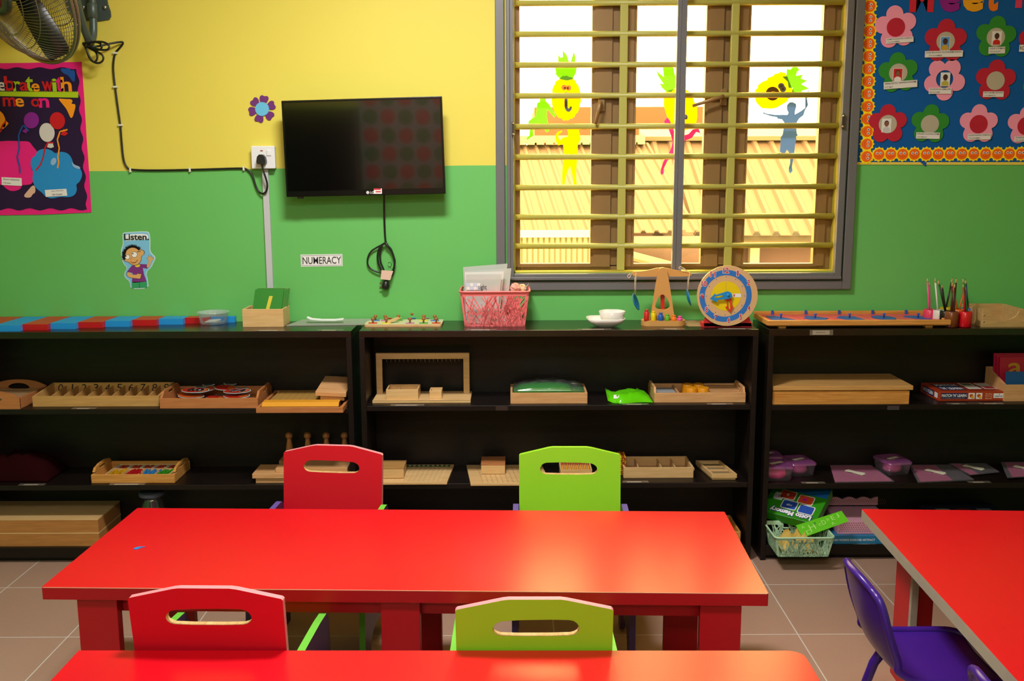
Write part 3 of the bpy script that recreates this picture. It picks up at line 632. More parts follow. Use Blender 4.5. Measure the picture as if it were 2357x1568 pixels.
wtube(m, [(888, 563, .026), (899, 570, .026), (906, 590, .026), (910, 603, .026), (905, 622, .026), (900, 634, .02)], 0, .004, CB)
m.build('cord', lead)
m = MB(); wtube(m, [(893, 606, .02), (899, 603, .02), (902, 611, .02), (897, 616, .02), (892, 611, .02)], 0, .0012, CB, 6); m.build('wire_tie', lead)
c = atY(888, 655, D-.02); pl = MB().lathe([(.004, .02), (.012, .012), (.017, -.006), (.016, -.016), (.008, -.022)], c, CB, 16, Matrix.Rotation(radians(8), 3, 'Y')).build('plug', lead)
for du, dv in ((-12, -3), (-12, 6)):
    q = atY(888+du, 655+dv, D-.02); MB().box(q.x-.004, q.x+.012, q.y-.002, q.y+.002, q.z-.0025, q.z+.0025, mat('dull_metal', '#6a5040', .5, metal=.5)).build('pin', pl)
m = MB(); a = [atY(*q, D-.036) for q in ((878, 622), (905, 624), (898, 645), (876, 643))]
quad(a[3], a[2], a[1], a[0], P('#d9b8a6'), .001, m); m.build('masking_tape_tag', lead)

# socket, plug, conduit
o = atY(612, 390, D); sk = thing('wall_socket', 'white switched wall socket on the paint line left of the television', 'socket', tuple(o))
a, b = atY(584, 388, D), atY(636, 337, D)
m = MB(); m.box(a.x+.002, b.x-.002, D-.028, D, a.z, b.z, WHITE); m.build('socket_box', sk, bevel=.003)
m = MB(); m.box(a.x, b.x, D-.034, D-.028, a.z-.001, b.z+.001, WHITE); m.build('face_plate', sk, bevel=.003)
c = atY(619, 353, D-.035); MB().box(c.x-.010, c.x+.010, D-.038, D-.033, c.z-.010, c.z+.013, WHITE).build('rocker_switch', sk, bevel=.002)
c = atY(602, 347, D-.035); MB().box(c.x-.005, c.x+.005, D-.0355, D-.034, c.z-.002, c.z+.002, P('#a03018')).build('indicator_lamp', sk)
o = atY(618, 672, D); a = atY(616, 389, D-.01); b = atY(630, 680, D-.01)
tag(MB().box(-1.0645, -1.038, D-.014, D, .999, a.z, mat('white_trunking', '#b9bcc0', .5)).build('cable_trunking', bevel=.001), 'white plastic trunking strip running down from the wall socket', 'trunking')
# fan cable with clips and plug
fc = thing('fan_cable', 'long black cable clipped along the wall from the fan to the socket', 'cable', tuple(atY(430, 391, D)))
m = MB(); wtube(m, [(196, 106, .10), (222, 108, .08), (250, 101, .05), (278, 96, .02), (285, 98, .012), (276, 110, .007), (264, 122, .006), (260, 150, .006), (262, 180, .006), (265, 201, .006), (270, 240, .006), (277, 288, .006), (280, 330, .006), (284, 370, .006), (292, 386, .006), (300, 391, .006), (350, 392.5, .006), (430, 391, .006), (500, 389, .006), (560, 387, .006), (571, 391, .007), (582, 405, .009), (588, 428, .01), (597, 444, .012), (606, 447, .02), (614, 440, .03), (616, 424, .04), (610, 405, .05), (605, 390, .05), (603, 378, .05)], 0, .0042, CB, 8, 2)
for k, lp in enumerate(([(190, 100), (215, 96), (240, 96), (253, 106), (248, 116), (225, 114), (200, 104)], [(190, 102), (212, 96), (230, 98), (236, 108), (228, 117), (210, 110)], [(192, 103), (215, 116), (236, 125), (239, 138), (228, 147), (212, 142), (202, 122), (195, 106)], [(193, 104), (208, 112), (222, 120), (225, 134), (218, 145), (206, 136), (200, 118)])):
    wtube(m, lp, .10-.008*k, .0042, CB)
m.build('cord', fc)
c = atY(602, 367, D-.05); m = MB()
fnp = lambda a, b, y: (c.x+a, y, c.z+b)
m.prism([smooth([(-.021, -.017), (-.014, .02), (.014, .02), (.021, -.017), (.008, -.021), (-.008, -.021)], 1)], fnp, D-.064, D-.036, CB); m.build('plug', fc, bevel=.003)
for u, v in ((265, 122), (265, 200), (277, 288), (300, 392), (437, 391), (561, 388)):
    c = atY(u, v, D-.008); hz = u > 290
    MB().box(c.x-(.004 if hz else .009), c.x+(.004 if hz else .009), D-.012, D, c.z-(.009 if hz else .004), c.z+(.009 if hz else .004), P('#d5d6c8')).build('cable_clip', fc, bevel=.001)

# wall fan
fcen = atY(44, -36, D-.42)
fan = thing('wall_fan', 'large chrome caged wall fan on a grey bracket at the upper left', 'fan', tuple(fcen))
FG = mat('grey_green_fan_metal', '#4c5a54', .4, .5, metal=.3); CH = mat('chrome_wire', '#8a8578', .3, .6, metal=.8); BLD = mat('dark_fan_blade', '#1c1d18', .35)
ax = Vector((-.52, -.72, -.42)).normalized()
q1 = ax.cross(Vector((0, 0, 1))).normalized(); q2 = q1.cross(ax)
RF_ = .30
def fp(r, a, d): return fcen+(q1*cos(a)+q2*sin(a))*r+ax*d
def prof(t, front): # t 0..1 from hub ring to rim
    r = .075+(RF_-.075)*t
    return r, (.115*(1-t**3.2)) if front else (-.10*(1-t**3.0))
for front, nm in ((True, 'front_cage'), (False, 'rear_cage')):
    m = MB(); n = 90 if front else 70
    for i in range(n):
        a0_ = 2*pi*i/n; m.tube([fp(prof(t, front)[0], a0_+(.5*(1-t) if front else 0), prof(t, front)[1]) for t in (0, .2, .4, .6, .75, .88, 1)], .0013, CH, 4)
    for rr in ((.35, .62) if front else (.5,)): r, d = prof(rr, front); m.tube([fp(r, 2*pi*k/48, d) for k in range(48)], .0018, CH, 5, True)
    m.build(nm, fan)
m = MB()
for d in (-.008, .008): m.tube([fp(RF_, 2*pi*k/60, d) for k in range(60)], .006, CH, 8, True)
m.build('rim', fan)
Mx = Matrix((q1, q2, ax)).transposed()
m = MB().lathe([(0, .118), (.055, .118), (.078, .112), (.082, .100), (.078, .095)], fcen, FG, 30, Mx); hub = m.build('hub_cover', fan)
MB().lathe([(0, .126), (.04, .124), (.052, .118), (.052, .112)], fcen, mat('dark_red_badge', '#6e0f16', .4), 26, Mx).build('badge', hub)
for k in range(3):
    a = 2*pi*k/3+.35; vs = []
    for r, w in ((.05, .05), (.12, .085), (.2, .10), (.27, .085), (.285, .04)):
        t_ = w/2/r
        vs += [fp(r, a-t_, -.02), fp(r, a+t_, .035)]
    m = MB(); m.add(vs, [(2*i, 2*i+1, 2*i+3, 2*i+2) for i in range(4)], BLD, True); b_ = m.build('blade', fan)
    so = b_.modifiers.new('s', 'SOLIDIFY'); so.thickness = .004
MB().lathe([(0, .05), (.045, .05), (.06, .02), (.02, .0), (.02, -.09), (.075, -.10), (.08, -.20), (.05, -.25), (0, -.255)], fcen, mat('black_motor', '#15171a', .4), 24, Mx).build('motor', fan)
pc = atY(213, 0, D)
m = MB(); pl_ = [atY(u, v, D-.006) for u, v in ((150, -70), (242, -70), (245, 0), (257, 34), (250, 48), (180, 48), (150, 20))]
m.prism([smooth([(p.x, p.z) for p in pl_], 1)], XZ, D-.008, D, FG); bp_ = m.build('bracket_plate', fan)
for u, v in ((241, 17), (192, 17)): MB().ball(tuple(atY(u, v, D-.012)), .009, STEEL, 10, sy=.7).build('bolt', bp_)
m = MB(); P_ = [atY(213, -70, D-.035), atY(213, 0, D-.035), atY(215, 50, D-.035), atY(215, 85, D-.045), atY(205, 108, D-.09), fp(.0, 0, -.22)]
m.tube(smooth([tuple(p) for p in P_], 2, False), .0155, FG, 14)
p = atY(213, 25, D-.035); m.lathe([(.019, -.03), (.021, -.028), (.021, .028), (.019, .03)], p, FG, 16); m.build('bracket_arm', fan)

# listening boy cut-out
L5 = lambda p: cr(p, 240, 500, 5.124)
lb = thing('listening_poster', 'blue cut-out of a boy in glasses cupping his ear under the word Listen.', 'poster', tuple(atY(315, 664, D)))
OUT = L5([(212,192),(240,178),(500,165),(533,185),(545,290),(540,390),(560,430),(600,465),(600,500),(578,540),(558,590),(492,650),(512,740),(525,840),(310,850),(302,760),(240,712),(235,660),(272,600),(222,550),(195,450),(200,370),(222,320)])
LB = P('#79bfe3'); m = MB(); wpoly(m, [smooth(OUT, 1)], 0, .0012, P('#cfe2ea')); cx_, cy_ = 316, 600
wpoly(m, [smooth([(cx_+(u-cx_)*.95, cy_+(v-cy_)*.975) for u, v in OUT], 1)], .0012, .0004, LB); m.build('backing_card', lb)
SK = P('#d8a868'); OL = P('#2a2018')
def lay(mb, p, c, k, sm=1): wpoly(mb, [smooth(p, sm) if sm else p], .0016+.0004*k, .0004, c)
m = MB(); lay(m, L5([(320,575),(365,562),(420,552),(500,556),(510,608),(455,600),(470,680),(500,760),(350,775),(325,765),(335,660),(270,640)]), P('#7a2c7c'), 0, 0); lay(m, L5([(350,570),(385,595),(425,580),(415,552)]), P('#d8c828'), 1); m.build('shirt', lb)
m = MB(); lay(m, L5([(322,765),(500,760),(505,832),(325,838)]), P('#2f9a60'), 0, 0); lay(m, L5([(411,765),(415,765),(419,836),(415,836)]), OL, 1, 0); m.build('trousers', lb)
m = MB(); lay(m, L5([(248,420),(270,370),(330,345),(400,345),(435,385),(462,388),(478,410),(470,445),(440,455),(440,510),(410,555),(370,572),(320,565),(285,530),(245,525),(228,505),(240,485)]), OL, 1); 
cxh, cyh = L5([(350, 460)])[0]
lay(m, [(cxh+(u-cxh)*.95, cyh+(v-cyh)*.95) for u, v in L5([(248,420),(270,370),(330,345),(400,345),(435,385),(462,388),(478,410),(470,445),(440,455),(440,510),(410,555),(370,572),(320,565),(285,530),(245,525),(228,505),(240,485)])], SK, 2)
for (x, y, r) in ((355, 442, 36), (273, 470, 30)):
    u, v = L5([(x, y)])[0]; lay(m, circ(u, v, r/5.124, 20), OL, 3, 0); lay(m, circ(u, v, r/5.124-.8, 20), EYW, 4, 0)
    lay(m, circ(u-3.5, v-2, 1.5, 10), INK, 5, 0)
lay(m, L5([(385,405),(430,398),(432,404),(390,412)]), OL, 3, 0)
for q in (L5([(305,520),(330,545),(370,540),(398,505),(393,500),(368,530),(330,536),(312,518)]), L5([(318,478),(312,492),(325,498),(326,494),(318,490)])): lay(m, q, P('#8a3c1c'), 3, 0)
m.build('face', lb)
r_ = random.Random(4); m = MB()
for i in range(22):
    a = radians(200-i*7.4); x, y = 335+108*cos(a)*1.0, 455-112*sin(a); u, v = L5([(x, y)])[0]; a2 = a+r_.uniform(-.5, .5)
    lay(m, [(u+2.2*sin(a), v+2.2*cos(a)), (u-2.2*sin(a), v-2.2*cos(a)), (u+5.5*cos(a2), v-5.5*sin(a2))], INK, 3, 0)
    lay(m, circ(u-1.2*cos(a), v+1.2*sin(a), 2.4, 8), INK, 2.5, 0)
m.build('hair', lb)
m = MB()
lay(m, L5([(500,600),(497,575),(522,530),(520,500),(500,490),(502,478),(522,480),(515,455),(530,452),(545,475),(550,452),(562,458),(562,480),(582,475),(588,485),(565,510),(550,520),(545,560),(520,600)]), OL, 1); lay(m, [(u*.93+.07*L5([(540,520)])[0][0], v*.95+.05*L5([(540,520)])[0][1]) for u, v in L5([(500,600),(497,575),(522,530),(520,500),(500,490),(502,478),(522,480),(515,455),(530,452),(545,475),(550,452),(562,458),(562,480),(582,475),(588,485),(565,510),(550,520),(545,560),(520,600)])], SK, 2); m.build('raised_arm', lb)
m = MB(); ap = L5([(268,640),(300,650),(322,675),(390,680),(398,655),(412,672),(440,665),(445,680),(430,700),(442,715),(425,720),(425,735),(400,728),(330,722),(275,705),(258,675)]); lay(m, ap, OL, 1); ac = L5([(350, 690)])[0]; lay(m, [(ac[0]+(u-ac[0])*.94, ac[1]+(v-ac[1])*.88) for u, v in ap], SK, 2); m.build('folded_arm', lb)
m = MB(); a = atY(286, 553, D-.003); b = atY(342, 538, D-.003)
lay(m, L5([(232,215),(300,200),(500,195),(522,230),(515,265),(300,275),(245,282)]), P('#e8eef0'), 0); m.text('Listen.', XZ, D-.0028, INK, (a.x, a.z, b.x, b.z), .025); m.build('lettering', lb)

# numeracy sign
a = atY(693, 614, D); b = atY(788, 586, D)
sg = thing('numeracy_sign', 'small white laminated NUMERACY sign on the green wall', 'sign', ((a.x+b.x)/2, D, a.z))
fs = lambda x, z, y: (x, y, z+(x-a.x)*.012)
m = MB(); m.prism([[(a.x, a.z), (b.x, a.z), (b.x, b.z), (a.x, b.z)]], fs, D-.0012, D, CARD)
w = .004; m.prism([[(a.x+w, a.z+w), (b.x-w, a.z+w), (b.x-w, b.z-w), (a.x+w, b.z-w)], [(a.x+w+.0012, a.z+w+.0012), (b.x-w-.0012, a.z+w+.0012), (b.x-w-.0012, b.z-w-.0012), (a.x+w+.0012, b.z-w-.0012)]], fs, D-.0016, D-.0012, P('#303840')); m.build('card', sg)
m = MB(); m.text('NUMERACY', fs, D-.0017, P('#2a2e33'), (a.x+.008, a.z+.0105, b.x-.006, b.z-.0105), .008); m.build('lettering', sg)
# ---------------------------------------------------------------- shelf units
YBK = 4.312
ZMS = {1: .672, 2: .681, 3: .678}; ZLS = {1: .343, 2: .345, 3: .338}
SPECS = {1: (-2.33, -.660, 'dark brown three level shelf unit on the left under the TV side'), 2: (-.628, 1.013, 'dark brown three level shelf unit in the middle under the window'), 3: (1.055, 2.72, 'dark brown three level shelf unit on the right behind the corner table')}
for k, (x0, x1, lab) in SPECS.items():
    t = thing('shelf_unit', lab, 'shelf unit', ((x0+x1)/2, YF, 0), 0, 'dark shelf units along the wall')
    MB().box(x0, x1, YF, YBK, ZT-.028, ZT, DTOP).build('top_board', t, bevel=.002)
    for s in (0, 1):
        a = x0 if s == 0 else x1-.022; MB().box(a, a+.022, YF+.001, YBK-.012, 0, ZT-.028, DARK).build('side_panel', t, bevel=.0015)
    MB().box(x0+.022, x1-.022, YBK-.010, YBK, .05, ZT-.028, DARK).build('back_panel', t)
    MB().box(x0+.022, x1-.022, YF+.004, YBK-.010, ZMS[k]-.022, ZMS[k], DARK).build('middle_shelf', t, bevel=.002)
    MB().box(x0+.022, x1-.022, YF+.004, YBK-.010, ZLS[k]-.022, ZLS[k], DARK).build('lower_shelf', t, bevel=.002)
    MB().box(x0+.022, x1-.022, YF+.002, YBK-.010, ZB-.045, ZB, DARK).build('bottom_board', t, bevel=.002)
    MB().box(x0+.022, x1-.022, YF+.03, YF+.045, 0, ZB-.045, DARK).build('plinth', t)

# paper labels taped on the edges
TAPE = clear('clear_tape', (1, .97, .93), .10, '#d8c8b8', .15, .12); LBL = mat('label_paper', '#b9b6b4', .6)
def shelf_label(u, v, w, Z, lab, front=False, yo=.0, c=LBL, txt=None):
    p = atY(u, v, YF+.012)
    t = thing('shelf_label', lab, 'label', (p.x, YF, Z), 0, 'paper labels taped along the shelf edges')
    if front:
        MB().box(p.x-w/2, p.x+w/2, YF-.0009, YF-.0003, Z-.022, Z-.004, c).build('paper', t)
        if txt: MB().text(txt, XZ, YF-.0011, INK, (p.x-w*.3, Z-.015, p.x+w*.25, Z-.009), .01).build('lettering', t)
        if txt: MB().box(p.x-w/2-.012, p.x+w/2+.014, YF-.0014, YF-.0011, Z-.024, Z-.002, TAPE).build('tape', t)
    else:
        MB().box(p.x-w/2, p.x+w/2, YF+.008, YF+.022, Z+.0002, Z+.0008, c).build('paper', t)
        m = MB(); m.box(p.x-w/2-.02, p.x+w/2+.03, YF+.004, YF+.028, Z+.0010, Z+.0014, TAPE).build('tape', t)
for a in ((617, 757, .075, ZT, 'white paper label taped below the box of green number cards'), (757, 756, .055, ZT, 'white paper label taped at the right end of the left unit top'),
          (1105, 759, .075, ZT, 'white paper label taped in front of the pink basket'), (1365, 762, .09, ZT, 'long torn white label taped below the white dish'),
          (1545, 758, .05, ZT, 'small white label taped below the balance scale'), (1690, 755, .09, ZT, 'peeling clear tape label below the teaching clock'),
          (190, 941, .05, ZMS[1], 'white label taped below the spindle number box'), (935, 934, .09, ZMS[2], 'worn white label taped below the wooden hanging frame'),
          (1460, 929, .06, ZMS[2], 'white label taped below the lime green packet'), (1655, 927, .06, ZMS[2], 'white label taped below the tray of yellow cylinders'),
          (2200, 928, .03, ZMS[3], 'tiny cream label below the match and learn game box'), (2280, 927, .05, ZMS[3], 'white label taped at the right end of the right middle shelf'),
          (70, 1114, .06, ZLS[1], 'white label taped at the left end of the left lower shelf'), (290, 1116, .10, ZLS[1], 'long white label taped below the tray of coloured counting pieces'),
          (1460, 1106, .06, ZLS[2], 'white label taped below the long compartment tray'), (1870, 1103, .05, ZLS[3], 'white paper label beside the pink lidded tubs'), (2253, 1099, .045, ZLS[3], 'white paper label between the two grey folders'),
          (1985, 1264, .05, ZB, 'white paper label on the bottom board below the blue box')):
    shelf_label(a[0], a[1], a[2], a[3], a[4])
shelf_label(1888, 763, .07, ZT-.001, 'white handwritten label on the front edge below the shape inset tray', True, txt='Geometric')
shelf_label(1155, 947, .05, ZMS[2]+.002, 'brown tape label on the front edge of the middle unit', True, c=P('#33221a')); shelf_label(2053, 945, .05, ZMS[3]+.001, 'dim grey label on the front edge below the wooden chest', True, c=P('#40343a'))

# ---------------------------------------------------------------- on top of the left unit
RB = mat('blue_rod_paint', '#1f8fd8', .35, .5); RR = mat('red_rod_paint', '#b8121c', .35, .5)
nth = ['nearest to the shelf edge, shortest', 'second from the shelf edge', 'third from the shelf edge', 'fourth from the shelf edge', 'middle one of the nine', 'fourth from the wall', 'third from the wall', 'second from the wall', 'against the wall, longest']
for k in range(9):
    y0 = 4.052+.0288*k; m = MB()
    for j in range(-1, k+1):
        xb = -2.03+.103*j; m.box(xb-.103, xb, y0, y0+.0284, ZT, ZT+.025, RB if j % 2 == 0 else RR)
    tag(m.build('number_rod'), 'red and blue banded number rod on the left unit, '+nth[k], 'counting rod', 'number rods on the left unit')
CLR = clear('clear_plastic', (.93, .95, .96), .22, '#dfe6ea', .1, .10)
p = atZ(484, 750, ZT)
t = thing('plastic_tub', 'round clear plastic tub with a paper scrap standing before the number rods', 'tub', (p.x, p.y+.05, ZT))
MB().lathe([(0, .002), (.052, .002), (.056, .006), (.062, .048), (.069, .050), (.070, .054), (.066, .054), (.060, .050), (.054, .008), (0, .006)], (p.x, p.y+.05, ZT), CLR, 32).build('bowl', t)
tag(MB().hull8([(p.x-.035, p.y+.035, ZT+.009), (p.x+.035, p.y+.03, ZT+.009), (p.x+.03, p.y+.06, ZT+.013), (p.x-.025, p.y+.07, ZT+.014)], [(p.x-.035, p.y+.035, ZT+.011), (p.x+.035, p.y+.03, ZT+.019), (p.x+.03, p.y+.06, ZT+.021), (p.x-.025, p.y+.07, ZT+.016)], CARD).build('paper_scrap'), 'folded white paper scrap inside the round clear tub', 'paper')
# box of green cards
x0, x1, y0, y1, z0, z1 = fb(559, 653, 753, 712, ZT, dep=.125)
t = thing('card_box', 'open light wooden box holding green number cards on the left unit', 'box', ((x0+x1)/2, y0, ZT))
open_box(MB(), x0, x1, y0, y1, z0, z1, MAPLE, .009).build('box_body', t, bevel=.001)
GC = mat('green_card', '#1c7a10', .5); YC = mat('yellow_sandpaper', '#c8bb3c', .9)
for k in range(4):
    yy = y0+.028+.014*k; sh = .012*k; m = MB(); g = lambda a, b, y, sh=sh, yy=yy: (x0+.026+a+.006*k+b*.10, yy+b*.30+y, ZT+.006+b)
    m.prism([rrect(0, 0, .122, .146+(.003 if k == 1 else 0), .004, 3)], g, 0, .004, GC, EDGEW if k else GC)
    if k == 0: m.prism([[(.047, 0), (.062, 0), (.067, .118), (.052, .118)]], lambda a, b, y: g(a+b*.10, b, y), -.0007, 0, YC)
    tag(m.build('number_card'), ('green card with a yellow number 1 at the front of the wooden box' if k == 0 else ['', 'green number card second from the front in the wooden box', 'green number card third from the front in the wooden box', 'rearmost green number card in the wooden box'][k]), 'card', 'green number cards in the wooden box')
# clear folder
a, b, c_, d = atZ(659, 751, ZT), atZ(838, 749, ZT), atZ(862, 735, ZT), atZ(705, 735, ZT)
FOLD = clear('milky_folder_plastic', (.92, .93, .9), .5, '#b9bdb0', .2, .12)
t = thing('clear_folder', 'milky clear folder lying flat between the card box and the peg puzzle', 'folder', (a.x+.15, a.y, ZT))
m = MB(); m.hull8([(a.x, a.y, ZT+.001), (b.x, b.y, ZT+.001), (c_.x, min(c_.y, 4.3), ZT+.001), (d.x, min(d.y, 4.3), ZT+.001)], [(a.x, a.y, ZT+.004), (b.x, b.y, ZT+.006), (c_.x, min(c_.y, 4.3), ZT+.012), (d.x, min(d.y, 4.3), ZT+.010)], FOLD); m.build('sleeve', t)
m = MB(); q = [atY(u, v, 4.2) for u, v in ((706, 731), (716, 735), (740, 737), (770, 737), (790, 735))]
for i in range(4): m.hull8([(q[i].x, 4.2, q[i].z-.003), (q[i+1].x, 4.2, q[i+1].z-.003), (q[i+1].x, 4.225, q[i+1].z), (q[i].x, 4.225, q[i].z)], [(q[i].x, 4.2, q[i].z), (q[i+1].x, 4.2, q[i+1].z), (q[i+1].x, 4.225, q[i+1].z+.002), (q[i].x, 4.225, q[i].z+.002)], CARD)
m.build('curled_label', t)
# peg puzzle
x0 = atZ(838, 752, ZT).x; x1 = atZ(1016, 752, ZT).x; y0 = atZ(930, 752, ZT).y; y1 = 4.29
t = thing('peg_puzzle', 'pale wooden peg puzzle board with many knobs left of the pink basket', 'puzzle', ((x0+x1)/2, y0, ZT))
PUZ = mat('pale_puzzle_board', '#c9c69a', .5, vary=.06, vscale=20)
m = MB(); m.prism([rrect(x0, y0, x1, y1, .012)], XY, ZT+.009, ZT, PUZ, EDGEW); m.build('board', t)
pc_ = [P('#c84a2c'), P('#4a78b8'), P('#5a9a3c'), P('#d8c83c'), P('#b87a9a')]; KN = mat('brown_knob_wood', '#96602c', .35)
r_ = random.Random(5)
for i in range(6):
    for j in range(3):
        if r_.random() < .12: continue
        px, py = x0+.03+i*(x1-x0-.06)/5+r_.uniform(-.008, .008), y0+.03+j*.078+r_.uniform(-.006, .006)
        m = MB(); m.prism([smooth([(px-.018, py-.010), (px+.014, py-.014), (px+.02, py+.008), (px, py+.014), (px-.02, py+.006)], 1)], XY, ZT+.0125, ZT+.009, pc_[(i*3+j) % 5]); pp = m.build('puzzle_piece', t)
        MB().lathe([(.004, 0), (.003, .008), (.008, .013), (.0085, .018), (.005, .022), (0, .0225)], (px, py, ZT+.0125), KN, 12).build('knob', pp)
m = MB(); m.T = Matrix.Translation((x0+.115, y0+.05, ZT+.02)) @ Matrix.Rotation(radians(35), 4, 'Z') @ Matrix.Rotation(radians(-14), 4, 'Y')
m.box(-.03, .03, -.009, .009, -.004, .004, MAPLE); m.build('loose_piece', t)

# ---------------------------------------------------------------- on top of the middle unit
def lattice_basket(name, label, cx, y0, Z, wt, wb, dt, db, h, col, seed, handle_gap=False, rotz=0, density=1.0, back_cull=False):
    """woven-look plastic basket: rim, base and four pierced walls of crossing strips"""
    t = thing(name, label, 'basket', (cx, y0+dt/2, Z), rotz)
    def corner(s, tt):     # s: position 0..4 around, tt 0..1 up
        w = wb+(wt-wb)*tt; d = db+(dt-db)*tt; k = int(s) % 4; f = s-int(s)
        C = [(-w/2, -d/2), (w/2, -d/2), (w/2, d/2), (-w/2, d/2)]; a, b = C[k], C[(k+1) % 4]
        return (a[0]+(b[0]-a[0])*f, a[1]+(b[1]-a[1])*f, h*tt)
    r = random.Random(seed)
    for k in range(4):
        L = wt if k % 2 == 0 else dt; m = MB(); P_ = lambda s, v: Vector(corner(k+min(max(s, 0), .9999), v))
        nrm = Vector([(0, -1, 0), (1, 0, 0), (0, 1, 0), (-1, 0, 0)][k]); n = int(L/.0052*density)
        top = .86
        for i in range(n):
            s0 = r.random(); v0 = 0 if r.random() < .75 else r.uniform(.1, .5); an = r.choice((-1, 1))*abs(r.gauss(.30, .16)); ln = r.uniform(.35, 1.1)
            v1 = min(top+.02, v0+ln); s1 = s0+an*(v1-v0)*h*1.6/L
            if s1 < 0 or s1 > 1:
                q = (0-s0)/(s1-s0) if s1 < 0 else (1-s0)/(s1-s0); v1 = v0+(v1-v0)*q; s1 = 0 if s1 < 0 else 1
            w = r.uniform(.0016, .0034)/L
            a, b, c, d = P_(s0-w, v0), P_(s0+w, v0), P_(s1+w, v1), P_(s1-w, v1); o = nrm*.0018
            m.add([a, b, c, d, a+o, b+o, c+o, d+o], [(0, 1, 2, 3), (7, 6, 5, 4), (0, 4, 5, 1), (1, 5, 6, 2), (2, 6, 7, 3), (3, 7, 4, 0)], col)
        o = nrm*.0018
        def band(sa, sb, va, vb):
            a, b, c, d = P_(sa, va), P_(sb, va), P_(sb, vb), P_(sa, vb)
            m.add([a, b, c, d, a+o, b+o, c+o, d+o], [(0, 1, 2, 3), (7, 6, 5, 4), (0, 4, 5, 1), (1, 5, 6, 2), (2, 6, 7, 3), (3, 7, 4, 0)], col)
        if handle_gap and k in (0, 2): band(0, .34, top, 1); band(.66, 1, top, 1); band(.30, .70, .93, 1); band(.30, .70, .68, .74); band(.30, .34, .68, .95); band(.66, .70, .68, .95)
        else: band(0, 1, top+.02, 1)
        band(0, 1, 0, .04); band(0, .025, 0, 1); band(.975, 1, 0, 1)
        m.build('pierced_side', t, local=True)
    rim = []
    for x, y in rrect(-wt/2-.004, -dt/2-.004, wt/2+.004, dt/2+.004, .02, 5): rim.append((x, y, h))
    MB().tube(rim, .0042, col, 8, True).build('rim', t, local=True)
    MB().prism([rrect(-wb/2, -db/2, wb/2, db/2, .012)], XY, .003, 0, col).build('base', t, local=True)
    return t
PNK = mat('salmon_plastic', '#f07678', .4, .45)
x0, x1, y0, y1, z0, z1 = fb(1072, 1206, 752, 668, ZT, dep=.18)
bx = (x0+x1)/2
lattice_basket('plastic_basket', 'salmon pink pierced basket full of clear folders below the window corner', bx, y0-.01, ZT, .285, .25, .2, .17, .148, PNK, 3, density=1.6)
by = y0+.09
FC = clear('clear_folder_plastic', (.96, .97, .97), .6, '#dcdedb', .12, .14); FC2 = mat('white_paper_stack', '#d8d6d2', .6)
for k, (ux0, ux1, vt0, vt1, yy) in enumerate(((1066, 1168, 615, 607, .045), (1068, 1177, 624, 618, .02), (1070, 1160, 627, 625, -.012), (1072, 1155, 632, 631, -.035))):
    Y = by+yy; a = atY(ux0+4, 745, Y); b = atY(ux1-12, 745, Y); c = atY(ux1, vt1, Y); d = atY(ux0, vt0, Y)
    m = MB(); quad(Vector((a.x, a.y, ZT+.006)), Vector((b.x, b.y, ZT+.006)), c, d, FC2 if k == 2 else FC, .003, m)
    tag(m.build('plastic_folder'), ['milky plastic folder rising highest at the back of the pink basket', 'clear folder second from the back in the pink basket', 'thick white paper pack between the folders in the pink basket', 'front clear folder with printed table in the pink basket'][k], 'folder', 'folders in the pink basket')
m = MB(); Y = by-.037
for i in range(4):
    for j in range(2): a = atY(1074+i*8, 667-j*8+.6, Y); b = atY(1081.5+i*8, 660-j*8, Y); m.box(a.x, b.x, Y-.0006, Y, a.z, b.z, P('#c4cbe0') if (i+j) % 2 else CARD)
a = atY(1101, 670, Y); b = atY(1120, 655, Y); m.text('sight', XZ, Y-.0008, INK, (a.x, a.z, b.x, b.z), 0)
tag(m.build('printed_sheet'), 'small printed table sheet behind the front folder of the pink basket', 'paper')
def crumple(name, lab, c, r, col, seed, sz=1.0, cat='paper'):
    m = MB(); m.ball(c, r, col, 10, sz=sz); q = random.Random(seed); m.v = [tuple(a+q.uniform(-.18, .18)*r for a in v) for v in m.v]; m.sm = [False]*len(m.sm); return tag(m.build(name), lab, cat)
c = atY(1186, 664, by-.02); crumple('crumpled_paper', 'pinkish crumpled paper at the right of the pink basket', (c.x, by-.02, c.z), .022, P('#d8a090'), 3)
c = atY(1204, 664, by); crumple('crumpled_paper', 'cream crumpled paper at the right corner of the pink basket', (c.x-.004, by, c.z), .018, P('#dcbc94'), 5)
m = MB(); m.tube([tuple(atY(1203, 672, by)), tuple(atY(1217, 653, by))], [.0045, .001], P('#b8a880'), 6); tag(m.build('paper_spill'), 'thin folded paper point sticking out of the pink basket', 'paper')
# dish and bowl
CER = mat('white_ceramic', '#dedbd6', .15, .6)
p = atZ(1397, 756, ZT); dc = (p.x, p.y+.062, ZT)
m = MB(); prof_ = [(.036, .0), (.036, .003), (.05, .006), (.072, .02), (.083, .036), (.080, .037), (.066, .022), (.045, .010), (0, .009)]
vs = []; n = 48
for r, z in prof_:
    for k in range(n):
        a = 2*pi*k/n; q = (abs(cos(a))**4+abs(sin(a))**4)**-.25; vs.append((dc[0]+r*q*cos(a)*.98, dc[1]+r*q*sin(a)*.82, ZT+z))
m.add(vs, [(i*n+k, i*n+(k+1) % n, (i+1)*n+(k+1) % n, (i+1)*n+k) for i in range(len(prof_)-1) for k in range(n)]+[tuple(range(n))[::-1], tuple(range((len(prof_)-1)*n, len(prof_)*n))], CER, True)
tag(m.build('square_dish'), 'white square dish with rounded corners under the white bowl', 'dish')
p = atY(1409, 730, dc[1])
